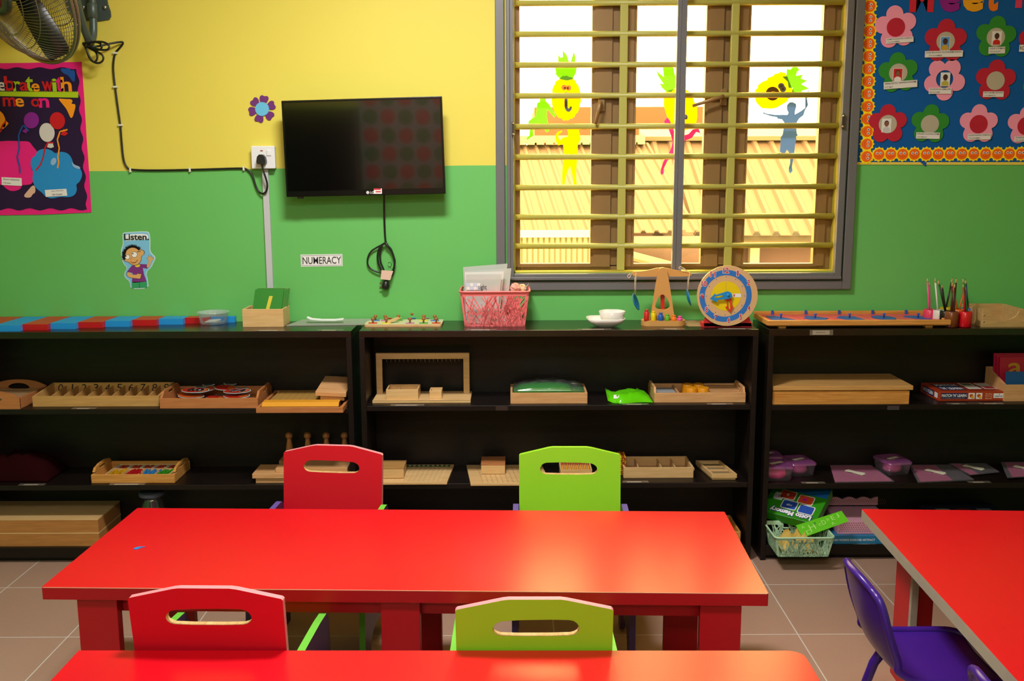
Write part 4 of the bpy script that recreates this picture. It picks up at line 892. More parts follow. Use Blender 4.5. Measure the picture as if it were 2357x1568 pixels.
tag(MB().lathe([(0, .009), (.026, .009), (.03, .012), (.047, .03), (.056, .062), (.0545, .0625), (.045, .033), (.026, .016), (0, .014)], (p.x, dc[1]+.005, ZT+.001), CER, 36).build('round_bowl'), 'small white round bowl standing in the white square dish', 'bowl')
# balance scale
YS2 = 4.16; CBW = mat('scale_beech', '#c99452', .42, vary=.05, vscale=12)
q = atZ(1526, 751, ZT); yb = 4.125
t = thing('balance_scale', 'wooden toy balance scale with two blue pans hung on strings', 'scale', (atY(1526, 745, 4.16).x, 4.16, ZT))
a = atY(1476, 740, 4.16).x; b = atY(1577, 740, 4.16).x
m = MB(); m.prism([rrect(a, 4.125, b, 4.205, .038, 8)], XY, ZT+.022, ZT, CBW); m.build('base', t, bevel=.003)
out = [(1515,624),(1519,617),(1526,615.5),(1532,617),(1535,624),(1540,650),(1546,690),(1553,738),(1496,738),(1502,700),(1509,655)]
hol = smooth([(1525,676),(1535,686),(1542,703),(1540,710),(1530,713),(1515,712),(1507,707),(1509,697),(1516,682)], 2)
m = MB(); m.prism([wp(out, 4.165), wp(hol, 4.165)], XZ, 4.158, 4.172, CBW); m.build('upright', t, bevel=.001)
m = MB(); m.prism([wp(smooth([(1455,631),(1457,626),(1461,625),(1480,624),(1500,620),(1515,616),(1535,617),(1555,622),(1585,626),(1592,628),(1592,633),(1585,636.5),(1530,636.5),(1465,637),(1458,635)], 1), 4.18)], XZ, 4.176, 4.186, CBW); m.build('beam', t, bevel=.001)
m = MB(); m.prism([wp([(1518,640),(1530,640),(1529,713.5),(1521,713.5)], 4.18)], XZ, 4.1765, 4.1755-.001, mat('red_pointer', '#c81c1c', .4)); m.prism([wp([(1518.5,640),(1529.5,640),(1528.5,713.5),(1521,713.5)], 4.18)], XZ, 4.170+.003, 4.1765, MATS['red_pointer']); m.build('pointer', t)
STR = mat('cotton_string', '#d8ccb0', .8); BPN = mat('blue_pan', '#1670b4', .3)
def pan(u0, ub, vb, uc, vc, tilt, sx, loop):
    m = MB(); Y = 4.181
    m.tube([tuple(atY(*q, Y)) for q in ((u0, 636), (ub, vb))], .0011, STR, 5); m.tube([tuple(atY(*q, Y-.012)) for q in ((u0+3, 628), (ub+2, vb))], .0011, STR, 5)
    m.tube(smooth([tuple(atY(*q, Y-.014)) for q in loop], 1), .0016, STR, 5); s = m.build('string', t)
    c = atY(uc, vc, Y); m = MB(); M_ = Matrix.Rotation(tilt, 3, 'Y') @ Matrix.Rotation(radians(-sx), 3, 'Z') @ Matrix.Rotation(radians(88), 3, 'Y')
    m.lathe([(0, -.008), (.02, -.006), (.036, .0), (.038, .003), (.034, .003), (.018, -.003), (0, -.005)], c, BPN, 26, M_); m.build('pan', t)
pan(1461, 1461, 678, 1463, 695, radians(-18), 18, [(1453, 630), (1444, 634), (1447, 642), (1453, 633)])
pan(1584, 1582, 667, 1585, 685, radians(-12), 6, [(1584, 626), (1572, 616), (1564, 614), (1562, 619), (1572, 620), (1584, 624)])
for i, (u, vt, vb, c, nm) in enumerate(((1488, 713, 740, '#c01a20', 'red'), (1504, 716.5, 741, '#d8bc08', 'yellow'), (1520.5, 720, 741, '#1a56a8', 'blue'), (1536, 723.5, 741, '#5aa628', 'green'), (1551, 725.5, 740, '#e8701a', 'orange'), (1565, 727.5, 739, '#d8489a', 'pink'))):
    p = atY(u, vb, 4.14); r = .0108; zt = atY(u, vt, 4.14).z; z0 = ZT+.0222; h = zt-z0
    tag(MB().lathe([(0, 0), (r, 0), (r*1.03, .002), (r*1.03, h-.011), (r*.9, h-.009), (r*.62, h-.008), (r*.62, h-.006), (r*.75, h-.004), (r*.72, h), (0, h)], (p.x, 4.14, z0), mat('weight_'+nm, c, .35), 20).build('toy_weight'), '%s knobbed toy weight on the base of the balance scale' % nm, 'weight', 'coloured weights on the balance scale')
# brown paper and clock
a, b = atZ(1585, 752, ZT), atZ(1634, 750, ZT)
tag(MB().hull8([(a.x, a.y, ZT+.0005), (b.x+.02, a.y, ZT+.0005), (b.x+.02, 4.28, ZT+.0005), (a.x-.04, 4.28, ZT+.0005)], [(a.x, a.y, ZT+.002), (b.x+.02, a.y, ZT+.002), (b.x+.02, 4.28, ZT+.002), (a.x-.04, 4.28, ZT+.002)], P('#9a835c')).build('brown_paper'), 'brown paper sheet lying beside and under the teaching clock', 'paper')
YK = 4.09; cc = atY(1673.5, 681, YK); R = (atY(1743, 681, YK).x-atY(1604, 681, YK).x)/2
ck = thing('teaching_clock', 'round wooden teaching clock with blue ring and red base below the window', 'clock', (cc.x, YK, ZT))
RD = mat('red_base_paint', '#c8242e', .4); m = MB()
bs = [(1621, 752), (1621, 740), (1628, 718), (1720, 718), (1729, 741), (1731, 752)]; bq = [(x, max(z, ZT)) for x, z in wp(bs, YK)]
m.prism([bq], XZ, YK+.014, YK+.004, RD).box(bq[0][0]-.008, bq[-1][0]+.002, YK+.004, YK+.06, ZT, ZT+.018, RD); m.build('base', ck, bevel=.001)
disc = MB().prism([circ(cc.x, cc.z, R, 72)], XZ, YK-.008, YK+.004, mat('clock_birch', '#cfa878', .45, vary=.05, vscale=10)).build('dial', ck, bevel=.001)
KB = mat('clock_blue', '#2b6fc0', .4); rc = atY(1670, 681.5, YK-.008)
r1, r2 = R*60/69.5, R*48/69.5
m = MB(); m.prism([circ(rc.x, rc.z, r1, 72), circ(rc.x, rc.z, r2, 72)], XZ, YK-.0086, YK-.008, KB)
m.build('blue_ring', disc)
m = MB(); m.prism([circ(rc.x+.002, rc.z+.0, R*34/69.5, 48)], XZ, YK-.0086, YK-.008, mat('clock_yellow', '#e0c408', .4)); m.build('yellow_disc', disc)
m = MB()
for k in range(60):
    a = 2*pi*k/60; l_ = .9 if k % 5 else 2.4
    ra, rb = R*(46.5-l_)/69.5, R*46.5/69.5; w = .0006 if k % 5 else .0013
    if k % 5 == 0: ra, rb = R*42.5/69.5, R*45.5/69.5
    pts = [(rc.x+ra*sin(a)-w*cos(a), rc.z+ra*cos(a)+w*sin(a)), (rc.x+rb*sin(a)-w*cos(a), rc.z+rb*cos(a)+w*sin(a)), (rc.x+rb*sin(a)+w*cos(a), rc.z+rb*cos(a)-w*sin(a)), (rc.x+ra*sin(a)+w*cos(a), rc.z+ra*cos(a)-w*sin(a))]
    m.prism([pts], XZ, YK-.0084, YK-.008, P('#3a6ab0'))
m.prism([[(rc.x-.001, rc.z), (rc.x+.001, rc.z), (rc.x+.001, rc.z+R*.49), (rc.x-.001, rc.z+R*.49)]], XZ, YK-.009, YK-.0086, P('#c8a858'))
m.build('minute_marks', disc)
NR = P('#c03038')
for n_, u, v in ((12, 1671, 622.5), (1, 1698, 629), (2, 1723, 650), (4, 1724, 709), (5, 1705, 730), (6, 1677.5, 737.5), (7, 1647, 731), (8, 1626, 712.5), (9, 1615.5, 683), (10, 1620.5, 653), (11, 1641, 631)):
    w = 13.5 if n_ == 12 else (12.5 if n_ > 9 else (4.6 if n_ == 1 else 6.6)); h_ = 13
    m = MB(); a = atY(u-w/2, v+h_/2, YK-.009); b = atY(u+w/2, v-h_/2, YK-.009)
    m.text(str(n_), XZ, YK-.0092, CARD, (a.x-.0016, a.z-.0016, b.x+.0016, b.z+.0016), .07); m.text(str(n_), XZ, YK-.0096, NR, (a.x, a.z, b.x, b.z), .03); m.build('numeral', disc)
a = atY(1686, 684.5, YK-.009); b = atY(1706, 676, YK-.009); m = MB(); m.box(a.x, b.x, YK-.0092, YK-.0088, a.z, b.z, CARD).box(a.x+.003, a.x+.010, YK-.0095, YK-.0092, a.z+.003, b.z-.002, P('#c86a6a')); m.build('worn_window', disc)
def hand(pts, hole, col, y, nm): m = MB(); m.prism([wp(pts, y), wp(hole, y)], XZ, y-.004, y, col); return m.build(nm, ck, bevel=.0008)
K4 = lambda p: cr(p, 1400, 590, 6.203)
hand(K4([(1450,607),(1525,530),(1535,553),(1670,508),(1710,500),(1750,520),(1768,555),(1750,590),(1715,608),(1560,620),(1543,655)]), K4([(1518,572),(1520,600),(1635,585),(1635,555)]), mat('hand_blue', '#1b84c8', .35), YK-.018, 'hour_hand')
hand(K4([(1672,615),(1690,590),(1740,590),(1760,610),(1762,700),(1785,715),(1740,803),(1668,725),(1695,710),(1690,640)]), K4([(1702,640),(1735,636),(1740,752),(1712,754)]), mat('hand_red', '#d23a26', .35), YK-.011, 'minute_hand')
c = K4([(1712, 555)])[0]; c = atY(*c, YK-.02); MB().lathe([(0, .0), (.0062, .0), (.0068, .004), (.005, .009), (0, .0095)], (c.x, YK-.017, c.z), MATS['hand_blue'], 18, Matrix.Rotation(radians(90), 3, 'X')).build('pivot_knob', ck)

# ---------------------------------------------------------------- on top of the right unit
x0 = atZ(1758, 751, ZT+.002).x; x1 = atY(2188, 747, 4.05).x; yf = 4.045
OW2 = PINE
t = thing('inset_tray', 'wooden tray with pink frames and blue knobbed shapes on the right unit', 'tray', ((x0+x1)/2, yf, ZT))
m = MB(); m.box(x0, x1, yf, yf+.016, ZT+.012, ZT+.034, OW2).box(x0, x1, 4.283, 4.295, ZT+.012, ZT+.040, OW2).box(x0-.001, x0+.012, yf+.014, 4.283, ZT+.012, ZT+.034, OW2).box(x1-.012, x1, yf+.014, 4.283, ZT+.012, ZT+.034, OW2).box(x0+.01, x1-.01, yf+.01, 4.285, ZT+.008, ZT+.014, OW2)
m.build('tray_body', t, bevel=.003)
for fx in (x0+.05, x1-.1): MB().box(fx, fx+.03, yf+.01, yf+.04, ZT, ZT+.008, OW2).build('foot', t, bevel=.002)
PF = mat('pink_inset_frame', '#e0525e', .35); BI = mat('blue_inset', '#2f54ae', .4); n = 5; w = (x1-x0-.03)/n
shapes = [[(-.045, -.04), (.05, -.04), (-.005, .035), (-.045, .035)], smooth([(-.05, 0), (-.02, .012), (-.03, .035), (.01, .03), (.03, .01), (.052, -.005), (.03, -.02), (.02, -.04), (-.01, -.025), (-.03, -.03)], 2), [(-.05, 0), (-.02, .03), (.03, .022), (.042, -.035), (-.02, -.038)], circ(0, 0, .042, 28, .034), smooth([(-.055, .02), (0, .035), (.045, .015), (.045, -.015), (.02, -.035), (-.02, -.02)], 2)]
for k in range(n):
    cx = x0+.015+w*(k+.5); cy = yf+.122; zt_ = ZT+.026
    out = [(cx-w/2+.001, yf+.018), (cx+w/2-.001, yf+.018), (cx+w/2-.001, 4.278), (cx-w/2+.001, 4.278)]; sh = [(cx+a*1.15, cy+b*1.9) for a, b in shapes[k]]
    m = MB(); m.prism([out, sh], XY, zt_, ZT+.016, PF); fr = m.build('pink_frame', t)
    m = MB(); m.prism([[(cx+(a-cx)*.985, cy+(b-cy)*.985) for a, b in sh]], XY, zt_+.001, ZT+.016, BI); i_ = m.build('blue_shape', t)
    MB().lathe([(.0035, 0), (.0035, .010), (.0058, .013), (.0058, .018), (0, .02)], (cx, cy, zt_+.001), BI, 12).build('knob', i_)
    MB().box(cx-.012, cx-.003, 4.276, 4.283, ZT+.026, ZT+.044, BI).build('spacer_peg', t)
# pencil pots
POTS = [('pink', '#d83a5c', 2140, 4.17), ('white', '#cfcdc4', 2160, 4.15), ('black', '#0c0c0d', 2177, 4.125), ('yellow', '#d8c010', 2178, 4.24), ('orange', '#d8641c', 2205, 4.17), ('blue', '#1c5ab0', 2228, 4.21), ('brown', '#6f3a1c', 2190.5, 4.075), ('red', '#c4101e', 2222, 4.075)]
PC = {'pink': ['#e0548c', '#e88aa8'], 'white': ['#d6d4cc'], 'black': ['#141414', '#181818'], 'yellow': ['#181818', '#d8c010'], 'orange': ['#d8601c', '#d8601c'], 'blue': ['#16203c', '#1a3050'], 'brown': ['#4a2216', '#5a2a1a', '#40201a'], 'red': ['#b01a26', '#a81824', '#1a6a24']}
LEAN = {'pink': [(-.016, 0, .125), (-.006, .01, .11)], 'white': [(-.02, 0, .125)], 'black': [(-.036, 0, .122), (-.022, .004, .108)], 'yellow': [(.018, 0, .12), (.012, .01, .09)], 'orange': [(-.034, -.004, .12), (.022, 0, .095)], 'blue': [(-.012, .01, .118), (-.02, 0, .115)], 'brown': [(-.002, .004, .12), (.002, -.006, .115), (.004, .01, .13)], 'red': [(-.014, 0, .115), (-.010, .008, .108), (-.022, .014, .13)]}
for nm, hx, u, Y in POTS:
    c = atY(u, 725, Y); r = .0265; h_ = .062 if nm != 'brown' and nm != 'red' else .066; z_ = ZT
    m = MB(); m.lathe([(0, 0), (r-.003, 0), (r, .004), (r, h_-.004), (r-.003, h_), (.017, h_), (.0165, h_-.004), (.0165, .018), (0, .018)], (c.x, Y, z_), mat('pot_'+nm, hx, .25, .5), 28)
    tag(m.build('pencil_pot'), '%s round wooden pencil pot at the right end of the shelf tops' % nm, 'pencil pot', 'coloured pencil pots on the right unit')
    for k, ((lx, ly, L), pcx) in enumerate(zip(LEAN[nm], PC[nm])):
        m = MB(); d = Vector((lx*1.4, ly*1.3, L*1.42)); pm = mat('pencil_'+pcx.lstrip('#'), pcx, .35); s = Vector((c.x-lx*.3+(k-.7)*.006, Y-ly*.3+(k % 2)*.006-.002, z_+.02))
        e = s+d*1.0+Vector((0, 0, -.0)); m.tube([s, s+d*.88], .0037, pm, 6); m.tube([s+d*.88, s+d*.97], [.0037, .0014], EDGEW, 6); m.tube([s+d*.97, s+d], [.0014, .0003], pm, 6)
        tag(m.build('pencil'), '%s pencil leaning in the %s pencil pot, %s' % ({'#e0548c': 'deep pink', '#e88aa8': 'light pink', '#d6d4cc': 'white', '#141414': 'black', '#181818': 'black', '#d8c010': 'yellow', '#d8601c': 'orange', '#16203c': 'dark navy', '#1a3050': 'navy', '#4a2216': 'dark brown', '#5a2a1a': 'brown', '#40201a': 'tallest brown', '#b01a26': 'red', '#a81824': 'crimson', '#1a6a24': 'green'}[pcx], nm, ['leftmost', 'second', 'third'][k]), 'pencil', 'pencils in the pots')
x0, x1, y0, y1, z0, z1 = fb(2255, 2354, 751, 707, ZT, dep=.2)
y0 = 4.07; PLY = wood('birch_ply', '#b3915a', '#c4a46c', .5)
t = thing('desk_tray', 'screwed birch plywood tray with a scooped front at the right end', 'tray', ((x0+x1)/2, y0, ZT))
zt_ = z0+.072
m = MB(); sc = [(x0, z0+.006), (x1, z0+.006), (x1, zt_), (x1-.03, zt_)]+[(x0+(x1-x0)*(.5+.34*cos(radians(a))), zt_-.0*1-.045*sin(radians(a))) for a in range(10, 171, 16)]+[(x0+.03, zt_), (x0, zt_)]
m.prism([sc], XZ, y0, y0+.009, PLY, EDGEW); m.build('front_panel', t)
m = MB(); m.box(x0, x0+.009, y0+.009, 4.27, z0+.006, zt_, PLY).box(x1-.009, x1, y0+.009, 4.27, z0+.006, zt_, PLY).box(x0+.009, x1-.009, 4.262, 4.271, z0+.006, zt_, PLY).box(x0, x1, y0, 4.271, z0, z0+.006, PLY); m.build('tray_body', t)
for fx in (x0+.006, x1-.006):
    for fz in (.022, .05): MB().ball((fx, y0-.0005, z0+fz), .0035, STEEL, 8, sy=.5).build('screw', t)

# ---------------------------------------------------------------- left unit, middle shelf
Z = ZMS[1]; OB = wood('orange_beech', '#a9693a', '#b87846', .45)
t = thing('handled_tray', 'wooden tray with an arched handle at the far left of the middle shelf', 'tray', (-2.15, 4.05, Z))
xa, xb = -2.29, -2.05
m = MB(); m.box(xa, xa+.01, 4.045, 4.29, Z, Z+.045, OB).box(xb-.01, xb, 4.045, 4.29, Z, Z+.045, OB).box(xa+.01, xb-.01, 4.05, 4.285, Z, Z+.012, OB); m.build('tray_body', t, bevel=.001)
for y in (4.04, 4.282):
    cxm = (xa+xb)/2; out = [(xa, Z), (xb, Z), (xb, Z+.048)]+smooth([(xb, Z+.048), (xb-.045, Z+.070), (cxm, Z+.078), (xa+.045, Z+.070), (xa, Z+.048)], 2, False)[1:-1]+[(xa, Z+.048)]
    ho = smooth([(cxm-.055, Z+.036), (cxm-.035, Z+.056), (cxm, Z+.062), (cxm+.035, Z+.056), (cxm+.055, Z+.036), (cxm, Z+.034)], 2)
    m = MB(); m.prism([out, ho], XZ, y, y+.010, OB); m.build('end_panel', t)
for k in range(12): tag(MB().box(xa+.012, xb-.012, 4.06+.018*k, 4.06+.018*k+.012, Z+.012, Z+.036+.002*(k % 2), P('#a8845c')).build('tablet'), 'thin textured tablet in the arched handle tray', 'tablet', 'tablets in the arched tray')
# spindle box
x0, x1, y0, h = atY(75, 926, 4.085).x, atY(366, 926, 4.085).x, 4.085, .052
t = thing('spindle_box', 'long light wooden number box with dividers and digits 0 to 9', 'box', ((x0+x1)/2, y0, Z)); SPW = wood('spindle_birch', '#b88a4c', '#c79a5a', .5)
y1 = 4.285; hb = .062
m = MB(); m.box(x0, x1, y0, y0+.009, Z, Z+.044, SPW)
for xx in (x0, x1-.008): m.hull8([(xx, y0+.009, Z), (xx+.008, y0+.009, Z), (xx+.008, y1, Z), (xx, y1, Z)], [(xx, y0+.009, Z+.044), (xx+.008, y0+.009, Z+.044), (xx+.008, y1, Z+hb), (xx, y1, Z+hb)], SPW)
m.box(x0+.008, x1-.008, y0+.009, y1-.009, Z, Z+.006, SPW); m.build('box_body', t)
m = MB(); m.box(x0+.008, x1-.008, y1-.009, y1, Z, Z+hb, SPW); bp_ = m.build('back_panel', t)
n = 10; w = (x1-x0-.016)/n
for k in range(1, n): 
    xx = x0+.008+w*k; MB().hull8([(xx-.002, y0+.009, Z+.006), (xx+.002, y0+.009, Z+.006), (xx+.002, y1-.009, Z+.006), (xx-.002, y1-.009, Z+.006)], [(xx-.002, y0+.009, Z+.032), (xx+.002, y0+.009, Z+.032), (xx+.002, y1-.009, Z+.050), (xx-.002, y1-.009, Z+.050)], SPW).build('divider', t)
for k in range(n):
    xx = x0+.008+w*(k+.5); ww = .010 if k != 1 else .002
    fn = lambda a, b, y: (a+(b-Z)*.15, y, b); MB().text(str(k), fn, y1-.0095, INK, (xx-ww-.006, Z+.022, xx+ww-.004, Z+.056), 0).build('digit', bp_)
# tray of number discs
x0, x1, y0, h = atY(368, 940, 4.04).x, atY(594, 940, 4.04).x, 4.04, .043
t = thing('handled_tray', 'wooden tray heaped with red and black printed number discs', 'tray', ((x0+x1)/2, y0, Z))
open_box(MB(), x0, x1, y0, 4.29, Z, Z+h, OB, .009).build('tray_body', t, bevel=.001)
for xx in (x0, x1-.009):
    ho = rrect(4.13, Z+.046, 4.20, Z+.058, .006, 4); out = [(4.05, Z+h), (4.28, Z+h), (4.25, Z+.066), (4.08, Z+.066)]
    MB().prism([out, ho], lambda a, b, c: (c, a, b), xx, xx+.009, OB).build('handle_end', t)
DGY = mat('disc_grey_edge', '#b9bbbd', .35); DBK = mat('disc_black', '#141214', .3); DRD = mat('disc_red', '#b8200e', .3); DOR = mat('disc_orange', '#d05a1c', .3); DGN = mat('disc_green', '#16301c', .3)
def disc_(u, v, r, num, tx, ty, zz, lab, col=None, dy=0.0, leaf=True):
    p = atZ(u, v, Z+zz); p.x = min(max(p.x, x0+.012+r), x1-.012-r); p.y = min(max(p.y+dy, y0+.011+r*.8), 4.279-r)
    m = MB(); m.T = Matrix.Translation((p.x, p.y, Z+zz)) @ Matrix.Rotation(tx, 4, 'X') @ Matrix.Rotation(ty, 4, 'Y'); col = col or DRD
    m.prism([circ(0, 0, r, 36, r*.8)], XY, .002, 0, DGY); m.prism([circ(0, 0, r*.92, 36, r*.8*.9)], XY, .0024, .002, DBK)
    m.prism([circ(-r*.12, 0, r*.84, 36, r*.66)], XY, .0028, .0024, col); m.prism([circ(r*.5, .0, r*.36, 20, r*.5)], XY, .0029, .0026, DOR)
    if leaf: m.prism([smooth([(-.004, r*.78), (-.02, r*.95), (-.03, r*1.3), (0, r*1.15), (.032, r*1.3), (.022, r*.95)], 1)], XY, .002, 0, DGY); m.prism([smooth([(-.002, r*.8), (-.016, r*.95), (-.022, r*1.2), (0, r*1.08), (.025, r*1.2), (.018, r*.95)], 1)], XY, .0024, .002, DGN)
    if num: m.text(num, XY, .0031, DGY, (-r*.62, -r*.42, r*.66, r*.46), .09); m.text(num, XY, .0034, DBK, (-r*.6, -r*.4, r*.64, r*.44), .05)
    tag(m.build('number_disc'), lab, 'number disc', 'printed number discs in the tray')
disc_(410, 905, .05, None, .05, .0, .020, 'number disc lying lowest at the left of the disc tray', DOR)
disc_(500, 915, .05, None, -.04, .03, .014, 'number disc lying low in the centre of the disc tray')
disc_(440, 912, .055, None, .0, .04, .032, 'grey edged number disc directly under the disc reading 60', DOR)
disc_(545, 912, .055, None, .03, .0, .034, 'number disc just under the disc reading 74')
disc_(470, 896, .05, None, .1, -.05, .044, 'number disc tilted behind the discs reading 60 and 74', DOR)
disc_(520, 893, .05, None, .08, .06, .050, 'rear number disc with its dark green leaf in the middle')
disc_(450, 899, .058, '60', .02, .02, .052, 'red number disc reading 60 on top of the heap')
disc_(546, 901, .058, '74', .0, -.02, .050, 'red number disc reading 74 on top of the heap')
# hundred board tray
x0, x1, y0, h = -1.045, -.690, 3.955, .016
t = thing('board_tray', 'low wooden tray with a hundred grid board hanging over the shelf edge', 'tray', ((x0+x1)/2, y0, Z))
open_box(MB(), x0, x1, y0, 4.29, Z, Z+h+.006, OB, .012).build('tray_body', t, bevel=.001)
m = MB(); yg0, yg1 = y0+.05, 4.26; m.box(x0+.03, x1-.03, yg0, yg1, Z+.008, Z+.028, P('#a8803c'))
for k in range(11): xx = x0+.04+k*.0275; m.box(xx, xx+.0008, yg0+.01, yg1-.01, Z+.028, Z+.0284, P('#6a5030'))
for k in range(9): yy = yg0+.01+k*.026; m.box(x0+.04, x0+.315, yy, yy+.0008, Z+.028, Z+.0284, P('#6a5030'))
tag(m.build('grid_board'), 'square grid board in the low tray under the orange sheet', 'board')
m = MB(); OS = P('#d09026', .45); pr = [(y0+.02, .0225), (y0+.04, .036), (y0+.075, .038), (y0+.10, .0295)]
vs = []
for y, z in pr: vs += [(x0+.018, y, Z+z), (x1-.022, y, Z+z)]
vs2 = [(a, b, c-.0012) for a, b, c in vs]; m.add(vs+vs2, [(0, 1, 3, 2), (2, 3, 5, 4), (4, 5, 7, 6), (9, 8, 10, 11), (11, 10, 12, 13), (13, 12, 14, 15), (0, 8, 9, 1), (6, 7, 15, 14), (0, 2, 10, 8), (2, 4, 12, 10), (4, 6, 14, 12), (1, 9, 11, 3), (3, 11, 13, 5), (5, 13, 15, 7)], OS)
tag(m.build('orange_sheet'), 'curled orange sheet along the front of the hundred grid board', 'paper')
m = MB(); bx0, bx1, b0, b1 = -.80, -.70, 4.05, 4.25; m.box(bx0, bx1, b0, b1, Z+.0285, Z+.056, BEECH); bb = thing('lidded_box', 'small wooden box with a tilted loose lid on the hundred board', 'box', ((bx0+bx1)/2, b0, Z+.0285)); m.build('box_body', bb, bevel=.001)
m = MB(); m.T = Matrix.Translation((-.752, 4.15, Z+.068)) @ Matrix.Rotation(radians(5), 4, 'X') @ Matrix.Rotation(radians(3), 4, 'Y'); m.box(-.065, .062, -.115, .115, -.008, .010, BEECH); m.build('lid', bb, bevel=.001)
# ---------------------------------------------------------------- middle unit, middle shelf
Z = ZMS[2]; yb = 4.085
x0, x1 = atY(857, 922, yb).x, atY(1083, 922, yb).x
t = thing('hanging_frame', 'light wooden hanging frame with a row of hooks under its top bar', 'frame', ((x0+x1)/2, yb, Z))
MB().box(x0, x1, yb, 4.262, Z, Z+.011, MAPLE).build('base_board', t, bevel=.001)
MB().box(x0+.002, x1-.002, yb-.001, 4.26, Z+.011, Z+.0125, MAPLE).build('base_top', t)
yu = 4.215; xl, xr = atY(867, 900, yu).x, atY(1081, 900, yu).x; zt_ = atY(970, 813, yu).z
for a, b in ((xl, xl+.026), (xr-.026, xr)): MB().box(a, b, yu, yu+.018, Z+.0125, zt_-.026, MAPLE).build('post', t, bevel=.001)
cb = MB().box(xl, xr, yu, yu+.018, zt_-.026, zt_, MAPLE).build('top_bar', t, bevel=.001)
for k in range(18): xx = xl+.045+k*(xr-xl-.09)/17; MB().tube([(xx, yu+.009, zt_-.026), (xx, yu+.009, zt_-.036), (xx+.002, yu+.007, zt_-.039)], .0007, STEEL, 4).build('hook', cb)
a, b = atY(889, 914, 4.10).x, atY(963, 914, 4.10).x
bb = thing('divided_box', 'small open wooden box with one divider standing on the hanging frame base', 'box', ((a+b)/2, 4.1, Z+.0125))
open_box(MB(), a, b, 4.095, 4.205, Z+.0126, Z+.056, MAPLE, .006).build('box_body', bb, bevel=.001); MB().box((a+b)/2-.02, (a+b)/2-.017, 4.103, 4.198, Z+.018, Z+.046, MAPLE).build('divider', bb)
a, b = atY(989, 912, 4.12).x, atY(1017, 912, 4.12).x
tag(open_box(MB(), a, b, 4.11, 4.175, Z+.0126, Z+.048, MAPLE, .006).build('cube_box', bevel=.001), 'tiny open cube box on the hanging frame base', 'box')
# box with green packet
x0, x1, y0 = atY(1175, 927, 4.065).x, atY(1352, 927, 4.065).x, 4.065
t = thing('open_box', 'wooden box holding a green plastic packet in the middle of the shelf', 'box', ((x0+x1)/2, y0, Z))
open_box(MB(), x0, x1, y0, 4.25, Z, Z+.046, BEECH, .009).build('box_body', t, bevel=.001)
GPK = mat('green_packet', '#178a22', .3, .5); t = thing('green_packet', 'folded dark green packet in a clear bag lying in the wooden box', 'packet', ((x0+x1)/2, 4.12, Z+.03))
def pillow(mb, x0, x1, y0, y1, z0, z1, m_, seed=1, nx=14, ny=8, am=.25, skew=0, edge=.0):
    r = random.Random(seed); top = []; bot = []
    rn = [[r.uniform(-1, 1) for _ in range(nx+1)] for _ in range(ny+1)]
    for j in range(ny+1):
        for i in range(nx+1):
            u, v = i/nx, j/ny; e = (1-(2*u-1)**4)*(1-(2*v-1)**4); x = x0+(x1-x0)*u+skew*v; y = y0+(y1-y0)*v
            top.append((x, y, z0+(z1-z0)*(edge+(1-edge)*e)*(1+am*rn[j][i]*e))); bot.append((x, y, z0))
    n = len(top); fs = []
    for j in range(ny):
        for i in range(nx): a = j*(nx+1)+i; fs += [(a, a+1, a+nx+2, a+nx+1), (n+a, n+a+nx+1, n+a+nx+2, n+a+1)]
    for i in range(nx): fs += [(i, n+i, n+i+1, i+1), (ny*(nx+1)+i, ny*(nx+1)+i+1, n+ny*(nx+1)+i+1, n+ny*(nx+1)+i)]
    for j in range(ny): a = j*(nx+1); b = a+nx; fs += [(a, a+nx+1, n+a+nx+1, n+a), (b, n+b, n+b+nx+1, b+nx+1)]
    mb.add(top+bot, fs, m_, True); return mb
m = pillow(MB(), x0+.03, x1-.06, 4.08, 4.235, Z+.046, Z+.068, GPK, 2, am=.12, edge=.3); m.build('packet', t)
CBG = clear('clear_bag', (.95, .96, .96), .05, '#dfe4e2', .08, .16)
pillow(MB(), x0+.012, x1-.014, 4.077, 4.24, Z+.0465, Z+.079, CBG, 8, am=.28, edge=.25).build('clear_bag', t)
MB().box(x0+.012, x1-.012, 4.078, 4.24, Z+.02, Z+.046, GPK).build('packet_base', t)
# lime packet
LG = mat('lime_packet', '#5cc80c', .22, .5); xa, xb = atY(1397, 915, 4.13).x, atY(1500, 915, 4.13).x
t = thing('lime_packet', 'crumpled glossy lime green packet lying beside the yellow cylinder tray', 'packet', ((xa+xb)/2, 4.07, Z))
m = pillow(MB(), xa, xb, 4.07, 4.23, Z, Z+.034, LG, 5, am=.22, edge=.06)
m.v = [(x+(.02 if y < 4.09 and x < xa+.03 else 0), y-(.012*sin((x-xa)*30)), z+(.022*max(0, 1-(x-xa)/.03)*(y-4.07)/.1 if x < xa+.03 else 0)) for x, y, z in m.v]; m.build('bag', t)
p = (xa+.035, 4.09, Z+.022); m = MB(); m.hull8([(p[0]-.012, p[1]-.012, p[2]-.006), (p[0]+.010, p[1]-.012, p[2]-.003), (p[0]+.014, p[1]+.008, p[2]+.008), (p[0]-.010, p[1]+.008, p[2]+.005)], [(p[0]-.012, p[1]-.012, p[2]-.004), (p[0]+.010, p[1]-.012, p[2]-.001), (p[0]+.014, p[1]+.008, p[2]+.010), (p[0]-.010, p[1]+.008, p[2]+.007)], CARD); m.build('sticker', t)
